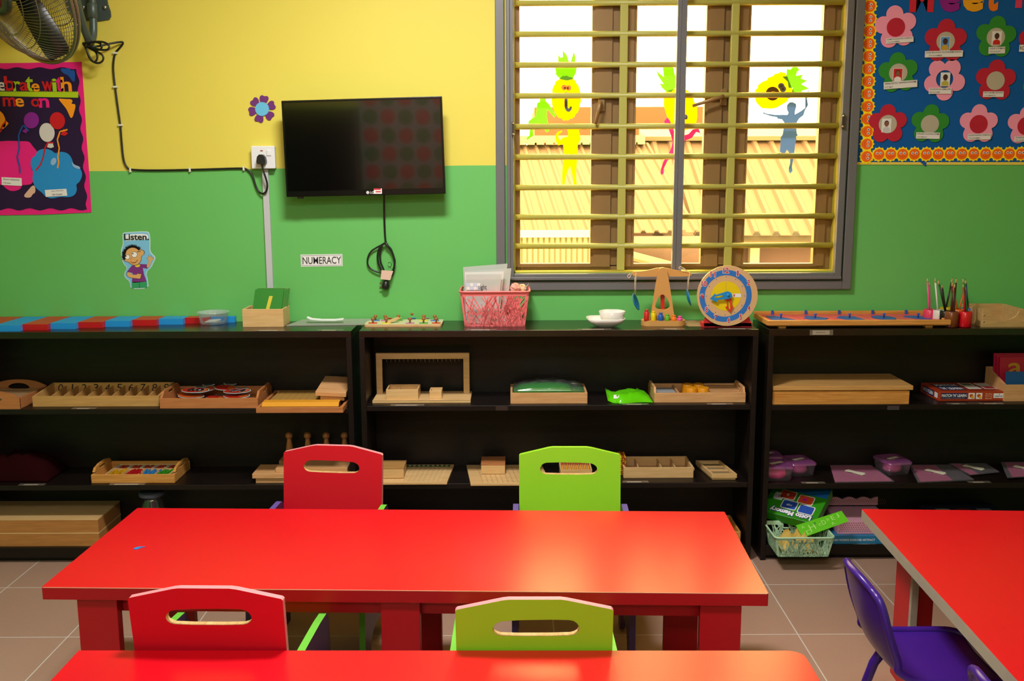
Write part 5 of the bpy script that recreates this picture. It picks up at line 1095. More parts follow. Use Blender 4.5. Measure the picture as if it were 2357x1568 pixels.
# tray with yellow cylinders
y0 = 4.075; x0, x1 = atY(1506, 924, y0).x, atY(1716, 924, y0).x
t = thing('handled_tray', 'wooden tray holding four yellow cylinders and grey pieces on the middle shelf', 'tray', ((x0+x1)/2, y0, Z)); h = .041
open_box(MB(), x0, x1, y0, 4.275, Z, Z+h, BEECH, .009).build('tray_body', t, bevel=.001)
for xx in (x0, x1-.009):
    MB().prism([[(y0+.012, Z+h), (4.265, Z+h), (4.235, Z+.062), (4.10, Z+.062)], rrect(4.14, Z+.044, 4.20, Z+.054, .005, 4)], lambda a, b, c: (c, a, b), xx, xx+.009, BEECH).build('handle_end', t)
w = x1-x0
for q in (.27, .60): MB().box(x0+w*q, x0+w*q+.006, y0+.009, 4.266, Z+.006, Z+h-.004, BEECH).build('divider', t)
YCY = mat('yellow_cylinder', '#d68c0e', .4, .45); k = 0
for a, b, l_ in ((.37, .045, 'front left'), (.50, .045, 'front right'), (.36, .12, 'rear left'), (.485, .12, 'rear right')):
    tag(MB().lathe([(0, 0), (.0235, 0), (.024, .002), (.024, .045), (.0225, .047), (.021, .0465), (0, .045)], (x0+w*(a+.06), y0+.009+b, Z+.0065), YCY, 26).build('yellow_cylinder'), 'yellow wooden cylinder, %s one of the four in the tray' % l_, 'cylinder', 'yellow cylinders in the tray')
GP = P('#9a9a9c')
for k in range(3): tag(MB().box(x0+.014, x0+w*.26, y0+.02+.05*k, y0+.02+.05*k+.04, Z+.0065, Z+.030, GP).build('grey_block'), 'grey flat block at the left end of the yellow cylinder tray', 'block', 'grey blocks in the cylinder tray')
for k in range(4): tag(MB().box(x0+w*.62, x1-.01, y0+.025+.045*k, y0+.025+.045*k+.03, Z+.0065, Z+.034, BEECH).build('wooden_rod'), 'long wooden rod at the right end of the yellow cylinder tray', 'rod', 'wooden rods in the cylinder tray')

# ---------------------------------------------------------------- right unit, middle shelf
Z = ZMS[3]; x1 = 1.665; x0 = 1.082
t = thing('wooden_chest', 'flat pine chest with an overhanging birch lid at the left of the right unit', 'box', ((x0+x1)/2, 4.04, Z))
MB().box(x0+.002, x1-.012, 4.045, 4.29, Z, Z+.056, PINE).build('box_body', t, bevel=.001)
m = MB(); m.box(x0+.004, x1-.016, 4.052, 4.285, Z+.056, Z+.060, PINE); m.build('box_rim', t)
MB().box(x0, x1, 4.04, 4.298, Z+.061, Z+.079, wood('honey_birch', '#bd8d4e', '#cc9e60', .4)).build('lid', t, bevel=.001)
# match game
y0 = 4.10; a, b = atY(2160, 917, y0).x, atY(2314, 916, y0).x; ORB = mat('orange_game_card', '#a8381a', .4)
t = thing('matching_game_box', 'orange MATCH N LEARN picture game box lying on the right middle shelf', 'game box', ((a+b)/2, y0, Z)); hh = .040; sk_ = -.02
m = MB(); m.box(a, b, y0, 4.285, Z, Z+hh, ORB); m.build('carton', t, bevel=.001)
m = MB(); NV = P('#141c54'); yy = y0-.0006
m.box(a+.010, a+.120, yy, y0, Z+.008, Z+.034, NV); m.text("MATCH 'N' LEARN", XZ, yy-.0004, CARD, (a+.013, Z+.017, a+.117, Z+.030), .03); m.text('a set of ten piece matching picture cards', XZ, yy-.0004, P('#d8b840'), (a+.014, Z+.010, a+.112, Z+.014), 0)
for q in (.126, .158):
    m.box(a+q, a+q+.026, yy, y0, Z+.008, Z+.034, CARD); m.prism([circ(a+q+.012, Z+.022, .008, 14)], XZ, yy-.0004, yy, P('#b8501a')); m.prism([circ(a+q+.017, Z+.016, .006, 12)], XZ, yy-.0008, yy-.0004, P('#d8a020'))
for k, s in enumerate(('The First', 'Memory', 'Game!')): m.text(s, XZ, yy-.0004, P('#e8b890'), (a+.196, Z+.026-.009*k, a+.226, Z+.033-.009*k), .01)
m.box(a+.232, b-.008, yy, y0, Z+.012, Z+.032, CARD); m.text('CREATIVES', XZ, yy-.0004, P('#303870'), (a+.236, Z+.017, b-.012, Z+.023), .01); m.prism([circ(a+.256, Z+.028, .0022, 10)], XZ, yy-.0004, yy, P('#c8202a')); m.build('front_print', t)
m = MB(); zt_ = Z+hh+.0004; m.box(a+.02, b-.02, y0+.02, 4.27, zt_-.0002, zt_, P('#8a3018'))
fn = lambda p, q, c: (a+.03+p, y0+.03+q, c)
m.box(a+.03, a+.13, y0+.03, y0+.15, zt_, zt_+.0003, NV); m.text('MATCH', fn, zt_+.0006, CARD, (.005, .075, .095, .115), .03); m.text("'N' LEARN", fn, zt_+.0006, CARD, (.005, .01, .095, .055), .03)
for px, py, c in ((.12, .085, '#5a6a3a'), (.19, .085, '#c8c4b8'), (.12, .02, '#c8c4b8'), (.19, .02, '#a02020')): m.box(a+.03+px, a+.03+px+.055, y0+.03+py, y0+.03+py+.05, zt_, zt_+.0004, CARD); m.box(a+.036+px, a+.03+px+.049, y0+.036+py, y0+.03+py+.044, zt_+.0004, zt_+.0007, P(c))
m.build('top_print', t)
m = MB(); m.box(a-.0006, a, y0+.05, y0+.16, Z+.008, Z+.034, NV); m.text("MATCH 'N' LEARN", lambda p, q, c: (c, y0+.155-p, Z+q), a-.001, CARD, (0, .013, .1, .030), .03); m.box(a-.0006, a, y0+.01, y0+.04, Z+.01, Z+.032, CARD); m.build('side_print', t)
# letter card box
y0 = 4.09; x0 = atY(2312, 908, y0).x; x1 = x0+.26
t = thing('card_box', 'wooden box with sloping sides holding pink and blue letter cards at the right edge', 'box', ((x0+x1)/2, y0, Z))
m = MB(); m.box(x0, x1, y0, y0+.01, Z, Z+.070, BEECH).box(x0, x1, 4.26, 4.27, Z, Z+.115, BEECH)
for xx in (x0, x1-.01): m.hull8([(xx, y0+.01, Z), (xx+.01, y0+.01, Z), (xx+.01, 4.26, Z), (xx, 4.26, Z)], [(xx, y0+.01, Z+.070), (xx+.01, y0+.01, Z+.070), (xx+.01, 4.26, Z+.115), (xx, 4.26, Z+.115)], BEECH)
m.box(x0+.01, x1-.01, y0+.01, 4.26, Z, Z+.006, BEECH); m.build('box_body', t)
PKC = mat('pink_letter_card', '#b8103a', .5); BLC = mat('blue_letter_card', '#0c4478', .5); GLD = P('#c0902c')
for k, (c, yy, zt_, ch, lb_, dx) in enumerate(((BLC, y0+.03, .112, 'c', 'blue letter card with a gold letter at the front of the sloping box', .01), (PKC, y0+.075, .165, 'a', 'pink letter card with a gold letter a behind the blue card', .0), (PKC, y0+.10, .170, None, 'pink letter card behind the lettered pink card', -.006), (PKC, y0+.12, .174, None, 'rearmost pink letter card in the sloping box', -.012))):
    m = MB(); fn = lambda a, b, y, yy=yy: (a, yy+y+b*.12, Z+.006+b); m.prism([[(x0+.016+dx*.4, 0), (x1-.02, 0), (x1-.02, zt_), (x0+.016+dx*.4, zt_)]], fn, 0, .003, c)
    if ch: u0 = x0+(.052 if ch == 'a' else .10); m.text(ch, fn, -.0006, GLD, (u0, zt_-.078, u0+.06, zt_-.024), .01)
    tag(m.build('letter_card'), lb_, 'card', 'letter cards in the sloping box')

# ---------------------------------------------------------------- left unit, lower shelf
Z = ZLS[1]; y0 = 4.06; x0, x1 = atY(210, 1109, y0).x, atY(402, 1109, y0).x
t = thing('handled_tray', 'pine tray with slotted handle ends holding coloured counting pieces', 'tray', ((x0+x1)/2, y0, Z))
open_box(MB(), x0, x1, y0, 4.27, Z, Z+.038, PINE, .010).build('tray_body', t, bevel=.002)
for xx in (x0, x1-.01):
    MB().prism([smooth([(y0+.01, Z+.036), (4.265, Z+.036), (4.235, Z+.066), (4.10, Z+.066)], 1), rrect(4.13, Z+.045, 4.205, Z+.055, .005, 4)], lambda a, b, c: (c, a, b), xx, xx+.01, PINE).build('handle_end', t)
a, b = x0+.045, x1-.03; bb = thing('sorting_box', 'thin wooden sorting box of coloured pieces in the pine tray', 'box', ((a+b)/2, 4.09, Z+.008))
open_box(MB(), a, b, 4.09, 4.25, Z+.0065, Z+.030, MAPLE, .005).build('box_body', bb)
for q in (.25, .5, .75): MB().box(a+(b-a)*q, a+(b-a)*q+.003, 4.095, 4.18, Z+.012, Z+.029, MAPLE).build('divider', bb)
MB().box(a+.005, b-.005, 4.18, 4.183, Z+.012, Z+.029, MAPLE).build('divider', bb)
r_ = random.Random(9)
for k, (c, nm) in enumerate((('#c8940c', 'yellow'), ('#b0141c', 'red'), ('#2478b8', 'blue'), ('#2c8a1c', 'green'))):
    for i in range(5):
        cx_ = a+(b-a)*(k*.25)+.014+(i % 5)*(b-a)*.25*.17; m = MB(); m.T = Matrix.Translation((cx_+.004, 4.14, Z+.022+r_.uniform(0, .006))) @ Matrix.Rotation(r_.uniform(-.3, .3), 4, 'Z'); m.box(-.004, .004, -.033, .033, -.004, .004, mat('piece_'+nm, c, .4))
        tag(m.build('counting_piece'), 'small %s counting piece in the thin sorting box' % nm, 'counting piece', '%s counting pieces in the sorting box' % nm)
for i in range(14): m = MB(); m.T = Matrix.Translation((a+.012+i*.018, 4.212, Z+.026)) @ Matrix.Rotation(r_.uniform(-.2, .2), 4, 'Z'); m.box(-.007, .007, -.02, .02, -.003, .003, P('#b8402c') if i % 3 else P('#c8b8a0')); tag(m.build('printed_chip'), '%s printed chip in the back row of the sorting box' % ('red' if i % 3 else 'cream'), 'chip', '%s chips in the sorting box' % ('red' if i % 3 else 'cream'))
# lidded block box with knobbed cylinders
y0 = 4.05; x0, x1 = atY(581, 1107, y0).x, -.70
t = thing('lidded_box', 'wooden box with overhanging lid standing behind the red chair', 'box', ((x0+x1)/2, y0, Z))
MB().box(x0+.012, x1-.012, y0+.008, 4.18, Z, Z+.022, BEECH).build('box_body', t, bevel=.001); MB().box(x0, x1, y0, 4.19, Z+.022, Z+.042, BEECH).build('lid', t, bevel=.001)
m = MB(); b0 = Z+.0425; bx0 = atY(639, 1098, 4.10).x; m.box(bx0, -.70, 4.07, 4.185, b0, b0+.018, BEECH); tag(m.build('wooden_slab', bevel=.001), 'thin wooden slab lying on the lid of the box behind the red chair', 'slab')
y0c = 4.235; bx = thing('cylinder_block', 'wooden cylinder block with knobbed cylinders behind the lidded box', 'block', (-.85, 4.20, Z))
MB().box(-1.02, -.692, 4.20, 4.29, Z, Z+.055, OB).build('block', bx, bevel=.001)
KNB = mat('knob_beech', '#a86c3c', .3, .5)
for k, u in enumerate((665.5, 708, 751, 793)):
    x = atY(u, 1010, y0c).x; zt_ = atY(u, 995, y0c).z; m = MB(); m.lathe([(0, Z+.056), (.020, Z+.056), (.020, Z+.07), (.0175, zt_-.085), (.0095, zt_-.032), (.0088, zt_-.029)], (x, y0c, 0), KNB, 20); m.ball((x, y0c, zt_-.0155), .0165, KNB, 16)
    tag(m.build('knobbed_cylinder'), ['leftmost', 'second from left', 'third from left', 'rightmost'][k]+' of the four knobbed wooden pegs behind the red chair', 'peg', 'knobbed pegs on the lower shelf')
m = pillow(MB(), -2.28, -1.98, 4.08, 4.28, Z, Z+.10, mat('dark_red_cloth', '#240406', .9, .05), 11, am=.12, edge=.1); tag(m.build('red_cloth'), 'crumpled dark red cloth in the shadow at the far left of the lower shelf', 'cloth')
# bottom level: big boxes, jar
Z = ZB
CMP = wood('chipboard_box', '#a87038', '#b87e44', .5); zz = Z
for k in range(2):
    h_ = .0605; t = thing('wooden_case', ['large flat wooden case, lower of the stack at the bottom left', 'large flat wooden case, upper of the stack at the bottom left'][k], 'case', (-2.0, 4.05, zz), 0, 'stacked wooden cases')
    MB().box(-2.30, -1.765, 4.05, 4.29, zz+.0002, zz+h_-.005, CMP).build('box_body', t); MB().box(-2.301, -1.764, 4.049, 4.291, zz+h_-.005, zz+h_, MAPLE).build('edge_band', t); zz += h_
p = atY(351, 1160, 4.16); t = thing('glass_jar', 'clear jar with a grey lid on the bottom level behind the red table corner', 'jar', (p.x, 4.16, Z))
JG = clear('jar_glass', (.8, .8, .86), .06, '#8890a0', .04, .16); zt_ = atY(351, 1140, 4.16).z
MB().lathe([(0, .0), (.045, 0), (.052, .008), (.052, zt_-Z-.055), (.040, zt_-Z-.02), (.038, zt_-Z)], (p.x, 4.16, Z), JG, 28).build('jar_body', t)
MB().lathe([(0, zt_-Z), (.052, zt_-Z), (.054, zt_-Z+.003), (.054, zt_-Z+.016), (.050, zt_-Z+.019), (0, zt_-Z+.019)], (p.x, 4.16, Z), P('#5a6076'), 28).build('lid', t)

# ---------------------------------------------------------------- middle unit, lower shelf
Z = ZLS[2]; GRN = mat('green_board_strip', '#145a24', .5); HOL = P('#ded0a8')
def peg_board(nm, lab, xa, xb, y0, y1, strip, skew, cat, ux=None):
    t = thing(nm, lab, cat, ((xa+xb)/2, y0, Z)); m = MB(); m.hull8([(xa, y0, Z), (xb, y0, Z), (xb+skew, y1, Z), (xa+skew, y1, Z)], [(xa, y0, Z+.009), (xb, y0, Z+.009), (xb+skew, y1, Z+.009), (xa+skew, y1, Z+.009)], MAPLE); m.build('board', t, bevel=.0008)
    m = MB(); nx, ny = 13, 10; W_ = xb-xa
    for i in range(nx):
        for j in range(ny):
            f = j/(ny-1); px = xa+.05+i*(W_-.08)/(nx-1)+skew*f*.9; py = y0+.025+f*(y1-y0)*.72
            m.prism([circ(px, py, .0028, 7)], XY, Z+.0095, Z+.009, HOL if strip else P('#8a6a3c'))
    m.build('peg_holes', t)
    if strip:
        m = MB(); m.hull8([(xa+.02+skew*.86, y1-.035, Z+.009), (xb-.015+skew*.86, y1-.035, Z+.009), (xb-.015+skew, y1-.01, Z+.009), (xa+.02+skew, y1-.01, Z+.009)], [(xa+.02+skew*.86, y1-.035, Z+.0098), (xb-.015+skew*.86, y1-.035, Z+.0098), (xb-.015+skew, y1-.01, Z+.0098), (xa+.02+skew, y1-.01, Z+.0098)], GRN)
        for i in range(nx): px = xa+.05+i*(W_-.08)/(nx-1)+skew*.9; m.prism([circ(px, y1-.022, .0062, 12)], XY, Z+.0104, Z+.0098, HOL)
        m.build('green_strip', t)
    return t
peg_board('counting_board', 'perforated wooden board with a green numbered strip right of the red chair', -.60, -.275, 4.02, 4.285, True, .015, 'board')
peg_board('counting_board', 'plain perforated wooden board tucked behind the green chair', -.175, .16, 4.0, 4.275, False, -.03, 'board')
for (a, b, y0, zt_, lab, ye) in ((-.60, -.462, 4.075, .058, 'plain wooden box with lid on the green striped perforated board', 4.185), (-.135, -.032, 4.13, .056, 'small wooden box with a smudged lid on the plain perforated board', 4.245)):
    t = thing('lidded_box', lab, 'box', ((a+b)/2, y0, Z+.0095)); zb_ = Z+.0108; MB().box(a, b, y0, ye, zb_, Z+zt_-.006, MAPLE).build('box_body', t, bevel=.001); MB().box(a-.001, b+.001, y0-.001, ye+.001, Z+zt_-.006, Z+zt_, OB if a > -.3 else wood('tan_lid', '#a87c44', '#b88a50', .5)).build('lid', t, bevel=.001)
# bead box behind the green chair
BD = mat('amber_beads', '#c8861c', .3, .5); BD2 = mat('red_amber_beads', '#a03c14', .3)
t = thing('bead_box', 'wooden box of golden beads seen through the slot of the green chair', 'box', (.30, 4.05, Z)); xa, xb = atY(1290, 1080, 4.05).x, atY(1363, 1080, 4.05).x
open_box(MB(), xa, xb, 4.05, 4.20, Z+.03, Z+.052, MAPLE, .006).build('box_body', t); MB().box(xa+.002, xb-.002, 4.052, 4.198, Z, Z+.03, MAPLE).build('box_foot', t)
for k in range(9):
    m = MB()
    for i in range(8): m.ball((xa+.012+i*(xb-xa-.024)/7, 4.04-.0, Z+.005+.0), .005, BD, 6) if False else m.ball((xa+.012+i*(xb-xa-.024)/7, 4.064+k*.0145, Z+.047), .0058, BD if k < 5 else BD2, 7)
    tag(m.build('bead_bar'), 'strung bead bar lying in the bead box behind the green chair', 'beads', 'bead bars in the box')
for k in range(4):
    m = MB()
    for i in range(9): m.ball((xa+.010+i*(xb-xa-.02)/8+.003*k, 4.045-.009*k-.003, Z+.006+.0), .0052, BD, 7)
    tag(m.build('bead_bar'), 'golden bead bar lying on the shelf in front of the bead box', 'beads', 'golden bead bars on the shelf')
cxb = atY(1441, 1060, 4.16).x; c0 = cxb-.020; m = MB()
for i in range(5):
    for j in range(10):
        for l_ in range(10):
            if i in (0, 4) or j == 0 or l_ == 9 or j == 9: m.ball((c0-.02+i*.0085, 4.14+j*.0085, Z+.0045+l_*.0085*.98+.03*0), .0043, BD if (i+l_) % 3 else BD2, 5)
m.f = m.f; cb_ = tag(m.build('bead_cube'), 'amber bead cube standing at the left of the long compartment tray', 'bead cube')
# long compartment tray
y0 = 4.10; x0, x1 = .475, atY(1595, 1092, y0).x+.002
t = thing('compartment_tray', 'long light wooden tray with three dividers right of the green chair', 'tray', ((x0+x1)/2, y0, Z))
LBW = wood('pale_birch', '#c9a06c', '#d6b07c', .45)
open_box(MB(), x0, x1, y0, 4.275, Z, Z+.046, LBW, .008).build('tray_body', t, bevel=.001)
for q in (.22, .55, .75): MB().box(x0+(x1-x0)*q, x0+(x1-x0)*q+.004, y0+.008, 4.267, Z+.006, Z+.038, LBW).build('divider', t)
MB().box(x1, x1+.010, 4.13, 4.24, Z+.022, Z+.034, LBW).build('end_grip', t, bevel=.002)
# small tray
y0 = 4.07; x0, x1 = atY(1638, 1100, y0).x, atY(1696, 1100, y0).x
t = thing('small_tray', 'small narrow wooden tray with three cards at the right end of the lower shelf', 'tray', ((x0+x1)/2, y0, Z))
m = MB(); sk_ = -.03; m.T = Matrix.Translation((x0, y0, Z)) @ Matrix(((1, sk_/.2, 0, 0), (0, 1, 0, 0), (0, 0, 1, 0), (0, 0, 0, 1)))
w_ = x1-x0; open_box(m, 0, w_, 0, .205, .008, .026, MAPLE, .010); m.box(.004, w_-.004, .004, .2, 0, .008, MAPLE); m.build('tray_body', t)
for k in range(3): m = MB(); m.T = Matrix.Translation((x0, y0, Z)) @ Matrix(((1, sk_/.2, 0, 0), (0, 1, 0, 0), (0, 0, 1, 0), (0, 0, 0, 1))); m.box(.014, w_-.014, .03+.055*k, .065+.055*k, .014, .018, P('#8a7450')); m.box(.012, w_-.012, .07+.055*k, .074+.055*k, .014, .024, MAPLE); tag(m.build('small_card'), ['front', 'middle', 'rear'][k]+' brown card lying in the small narrow tray', 'card', 'cards in the small tray')
# bottom level of middle unit: tray edge peeking beyond the table
Z = ZB; tag(open_box(MB(), .86, .975, 4.06, 4.27, Z, Z+.05, PINE, .008).build('pine_tray', bevel=.001), 'pine tray peeking out beyond the right edge of the front red table', 'tray')

# ---------------------------------------------------------------- right unit, lower shelf
Z = ZLS[3]
LIL = clear('lilac_lid', (.85, .55, .8), .42, '#a8589c', .12, .10); CLT = clear('clear_tub', (.93, .9, .93), .10, '#c8b8c8', .1, .10)
HP = mat('hot_pink', '#e0207c', .5); SP_ = mat('soft_pink', '#c05c8c', .6)
def tub(x, y, w, d, h, lab, rot=0, fill=HP, z=Z):
    t = thing('lidded_tub', lab, 'tub', (x, y, z), rot, 'lilac lidded tubs on the right unit')
    m = MB(); n = 24; pr = [(w/2*.82, d/2*.82, 0), (w/2*.84, d/2*.84, .003), (w/2*.95, d/2*.95, h-.01)]; vs = []
    for a, b, z_ in pr: vs += [(px, py, z_) for px, py in rrect(-a, -b, a, b, .018, 5)]
    n = 24; m.add(vs, [(i*n+k, i*n+(k+1) % n, (i+1)*n+(k+1) % n, (i+1)*n+k) for i in range(2) for k in range(n)]+[tuple(range(n))[::-1]], CLT, True); m.build('tub_body', t, local=True)
    m = MB(); vs = []
    for a, b, z_ in ((w/2, d/2, h-.012), (w/2, d/2, h-.005), (w/2*.93, d/2*.93, h-.002), (w/2*.84, d/2*.84, h+.002), (w/2*.78, d/2*.78, h)): vs += [(px, py, z_) for px, py in rrect(-a, -b, a, b, .02, 5)]
    m.add(vs, [(i*n+k, i*n+(k+1) % n, (i+1)*n+(k+1) % n, (i+1)*n+k) for i in range(4) for k in range(n)]+[tuple(range(4*n, 5*n))], LIL, True); l_ = m.build('lid', t, local=True)
    m = MB(); m.box(-w*.24, w*.24, -.010, .008, h+.001, h+.0018, P('#c8c4a8')); lm = m.build('lid_label', t, local=True); lm.rotation_euler = (0, 0, .5-rot)
    m = MB(); m.lathe([(0, 0), (w*.26, 0), (w*.34, .012), (w*.30, h*.5), (0, h*.52)], (0, 0, .004), fill, 16); m.build('pink_contents', t, local=True)
    return t
tub(1.13, 4.12, .135, .12, .066, 'front lilac lidded tub of pink pieces at the left end of the shelf')
tub(1.12, 4.235, .13, .10, .075, 'lilac lidded tub standing behind the front one at the left end')
tub(1.245, 4.19, .12, .14, .062, 'second lilac lidded tub from the left beside the pink folder', .15, SP_)
tub(1.66, 4.20, .12, .14, .062, 'lilac lidded tub with pink cards standing between two folders', .2, SP_)
FG2 = clear('grey_folder_plastic', (.75, .75, .76), .55, '#6e6c70', .25, .10)
def folder(px4, lab, colr, z=0.0):
    q = [atZ(u, v, Z) for u, v in px4]; q = [Vector((p.x, min(max(p.y, 4.0), 4.29), Z)) for p in q]; c = sum(q, Vector())/4
    t = thing('plastic_folder', lab, 'folder', (c.x, c.y, Z+z), 0, 'folders on the right unit')
    def sl(s0, s1, t0, t1, za, zb_, m_, nm):
        f = lambda s, t_: (q[0]*(1-s)+q[1]*s)*(1-t_)+(q[3]*(1-s)+q[2]*s)*t_
        k = [f(s0, t0), f(s1, t0), f(s1, t1), f(s0, t1)]; m = MB(); m.hull8([(p.x, p.y, Z+z+za) for p in k], [(p.x, p.y, Z+z+zb_) for p in k], m_); return m.build(nm, t)
    sl(0, 1, 0, 1, .0005, .002, FG2, 'sleeve'); sl(colr[0], colr[1], .03, .97, .0022, .0045, mat('pink_sheet', '#d86898', .55), 'pink_sheet'); sl(0, 1, 0, 1, .0047, .0052, clear('folder_film', (.95, .93, .95), .12, '#b8b0b8', .2, .08), 'film')
    m = MB(); m.T = Matrix.Translation((c.x-.01, c.y, Z+z+.007)) @ Matrix.Rotation(radians(-55), 4, 'Z'); m.box(-.045, .045, -.013, .013, 0, .0012, P('#d8d4bc')); m.T = m.T @ Matrix.Rotation(radians(20), 4, 'Z'); m.box(-.04, .04, -.012, .012, .0013, .0022, P('#d8d4bc')); m.build('pegged_note', t)
folder([(1922, 1112), (2058, 1110), (1985, 1056), (1893, 1057)], 'pink sheet folder between the lilac tubs on the right unit', (0, .97))
folder([(2113, 1112), (2242, 1106), (2158, 1052), (2070, 1056)], 'grey folder with a broad pink sheet right of the fourth lilac tub', (.05, .62), .0)
folder([(2232, 1098), (2300, 1091), (2240, 1054), (2160, 1056)], 'grey folder with a thin pink edge behind the white label', (.05, .3), .0055)
folder([(2318, 1107), (2440, 1100), (2350, 1048), (2270, 1052)], 'grey folder with a pink sheet at the right edge of the lower shelf', (.1, .6), .011)
# ---------------------------------------------------------------- right unit, bottom level
Z = ZB; MINT = mat('mint_plastic', '#b0d8b4', .4, .45)
bk = lattice_basket('plastic_basket', 'mint green pierced basket stuffed with a game box on the bottom shelf', 1.197, 3.885, Z+.0, .236, .205, .19, .16, .088, MINT, 21, True, 0, 1.6)
m = pillow(MB(), 1.115, 1.275, 3.91, 4.05, Z+.006, Z+.07, P('#c8a850'), 4, am=.3, edge=.3); tag(m.build('paper_bundle'), 'yellow patterned papers filling the mint basket', 'papers')
GG = mat('green_game_card', '#2f8a14', .3, .45); GL = mat('lime_game_flap', '#5cc01c', .25, .5)
t = thing('memory_game_box', 'open green memory game box leaning out of the mint basket', 'game box', (1.22, 4.10, Z+.09))
m = MB(); Rm = Matrix.Translation((1.232, 4.125, Z+.152)) @ Matrix.Rotation(radians(-37), 4, 'Z') @ Matrix.Rotation(radians(27), 4, 'X') @ Matrix.Rotation(radians(4), 4, 'Y')
m.T = Rm; m.box(-.125, .115, -.11, .11, -.022, .022, GG); b_ = m.build('carton', t, bevel=.001)
m = MB(); m.T = Rm; m.box(-.123, .113, .045, .108, .022, .0224, P('#1468b8'))
m.text('Lotto Memory', lambda a, b, c: (-a-.015, -b-.166, c), .0232, P('#e8e6ee'), (-.105, -.100, .075, -.066), .05); m.text('Lotto Memory', lambda a, b, c: (-a-.015, -b-.166, c), .0228, P('#1c2468'), (-.109, -.104, .079, -.062), .09)
for (ax_, ay_, c) in ((-.045, .015, '#c83a1c'), (.035, .01, '#d8481c'), (-.02, -.040, '#1c48a8'), (.055, -.045, '#1c48a8')):
    m.prism([rrect(ax_-.034, ay_-.026, ax_+.034, ay_+.026, .008)], XY, .0232, .0222, CARD); m.prism([rrect(ax_-.030, ay_-.022, ax_+.030, ay_+.022, .006)], XY, .0236, .0232, P(c))
m.prism([circ(.03, .01, .010, 14)], XY, .024, .0236, P('#c81c8c')); m.text('B', XY, .024, CARD, (-.05, .008, -.04, .022), .02); m.text('abc', XY, .024, CARD, (-.032, -.046, -.008, -.034), .02)
m.prism([rrect(-.10, -.025, -.06, .02, .005)], XY, .0234, .0222, P('#e0dce0')); m.text('123', XY, .0238, INK, (-.095, -.01, -.065, .005), .0); m.build('cover_print', t)
m = MB(); fp_ = [atY(1832, 1210, 3.98), atY(1937, 1176, 4.0), atY(1954, 1200, 3.965), atY(1848, 1238, 3.945)]
quad(fp_[3], fp_[2], fp_[1], fp_[0], GL, .0015, m); m.build('side_flap', t)
m = MB(); fn = lambda a, b, c: tuple((fp_[3]*(1-a)+fp_[2]*a)*(1-b)+(fp_[0]*(1-a)+fp_[1]*a)*b+Vector((0, -c, c*.3)))
for s, a0, b0, a1, b1 in (('A', .08, .62, .14, .85), ('H', .22, .3, .34, .75), ('D', .12, .1, .24, .4), ('c', .42, .4, .48, .6), ('D', .5, .4, .58, .75), ('E', .72, .5, .79, .85), ('J', .84, .55, .89, .9), ('H', .62, .55, .66, .8), ('A', .66, .15, .73, .4)): m.text(s, fn, .0012, P('#a8e070'), (a0, b0, a1, b1), .0)
m.build('flap_lettering', t)
# blue box, lilac lace box
y0 = 4.04; xa, xb = atY(1903, 1252, y0).x, 1.60
t = thing('exercise_box', 'flat blue ENGLISH WORDS EXERCISE ARTIFACT box under the lilac lace box', 'box', ((xa+xb)/2, y0, Z))
m = MB(); m.box(xa, xb, y0, 4.28, Z, Z+.036, mat('blue_box_card', '#1c72a0', .4)); m.build('carton', t, bevel=.001)
m = MB(); m.text('ENGLISH WORDS EXERCISE ARTIFACT', XZ, y0-.0006, P('#dfe6ea'), (atY(1905, 1243, y0).x, Z+.014, atY(2014, 1243, y0).x, Z+.023), .02); m.build('lettering', t)
LIP = mat('lilac_pink_plastic', '#cc93a8', .5); LID_ = P('#7c4a5c')
t = thing('lace_box', 'lilac pink box with a lace pattern and scalloped top on the blue box', 'box', (1.48, 4.06, Z+.036)); xa, xb = atY(1928, 1225, 4.06).x, 1.62
zb_ = Z+.0365; zt_ = Z+.095; m = MB(); m.box(xa, xb, 4.06, 4.26, zb_, zt_, LIP); m.build('box_body', t, bevel=.002)
m = MB(); sc = [(xa-.02, zb_+.07)]+[(xa-.02+(xb-xa+.02)*i/48, zb_+.096+.011*abs(cos(pi*i/12))) for i in range(49)]+[(xb, zb_+.07)]
m.prism([sc], XZ, 4.235, 4.245, LIP); m.build('scalloped_back', t)
r_ = random.Random(2); m = MB()
for i in range(26):
    for j in range(5):
        px, pz = xa+.008+i*.0098+(j % 2)*.0045, zb_+.014+j*.0088
        if px < xb-.004: m.prism([[(px-.0022, pz), (px, pz+.0026), (px+.0022, pz), (px, pz-.0026)]], XZ, 4.0594, 4.06, LID_)
m.build('lace_holes', t); m = MB()
for i in range(30):
    for j in range(3): px, pz = xa-.014+i*.0095+(j % 2)*.0045, zb_+.076+j*.0085; m.prism([[(px-.002, pz), (px, pz+.0024), (px+.002, pz), (px, pz-.0024)]], XZ, 4.2344, 4.235, LID_)
m.build('lace_holes', t)
t = thing('game_box', 'dark game box deep in the shadow behind the corner table', 'game box', (1.98, 4.08, Z)); MB().box(1.82, 2.14, 4.10, 4.28, Z, Z+.10, P('#16182a')).build('carton', t)
m = MB(); 
for k, c in enumerate(('#8a8464', '#6a1a1a', '#6a6a70')): m.box(1.86+k*.09, 1.92+k*.09, 4.12, 4.2, Z+.1, Z+.1006, P(c))
m.build('cover_print', t)

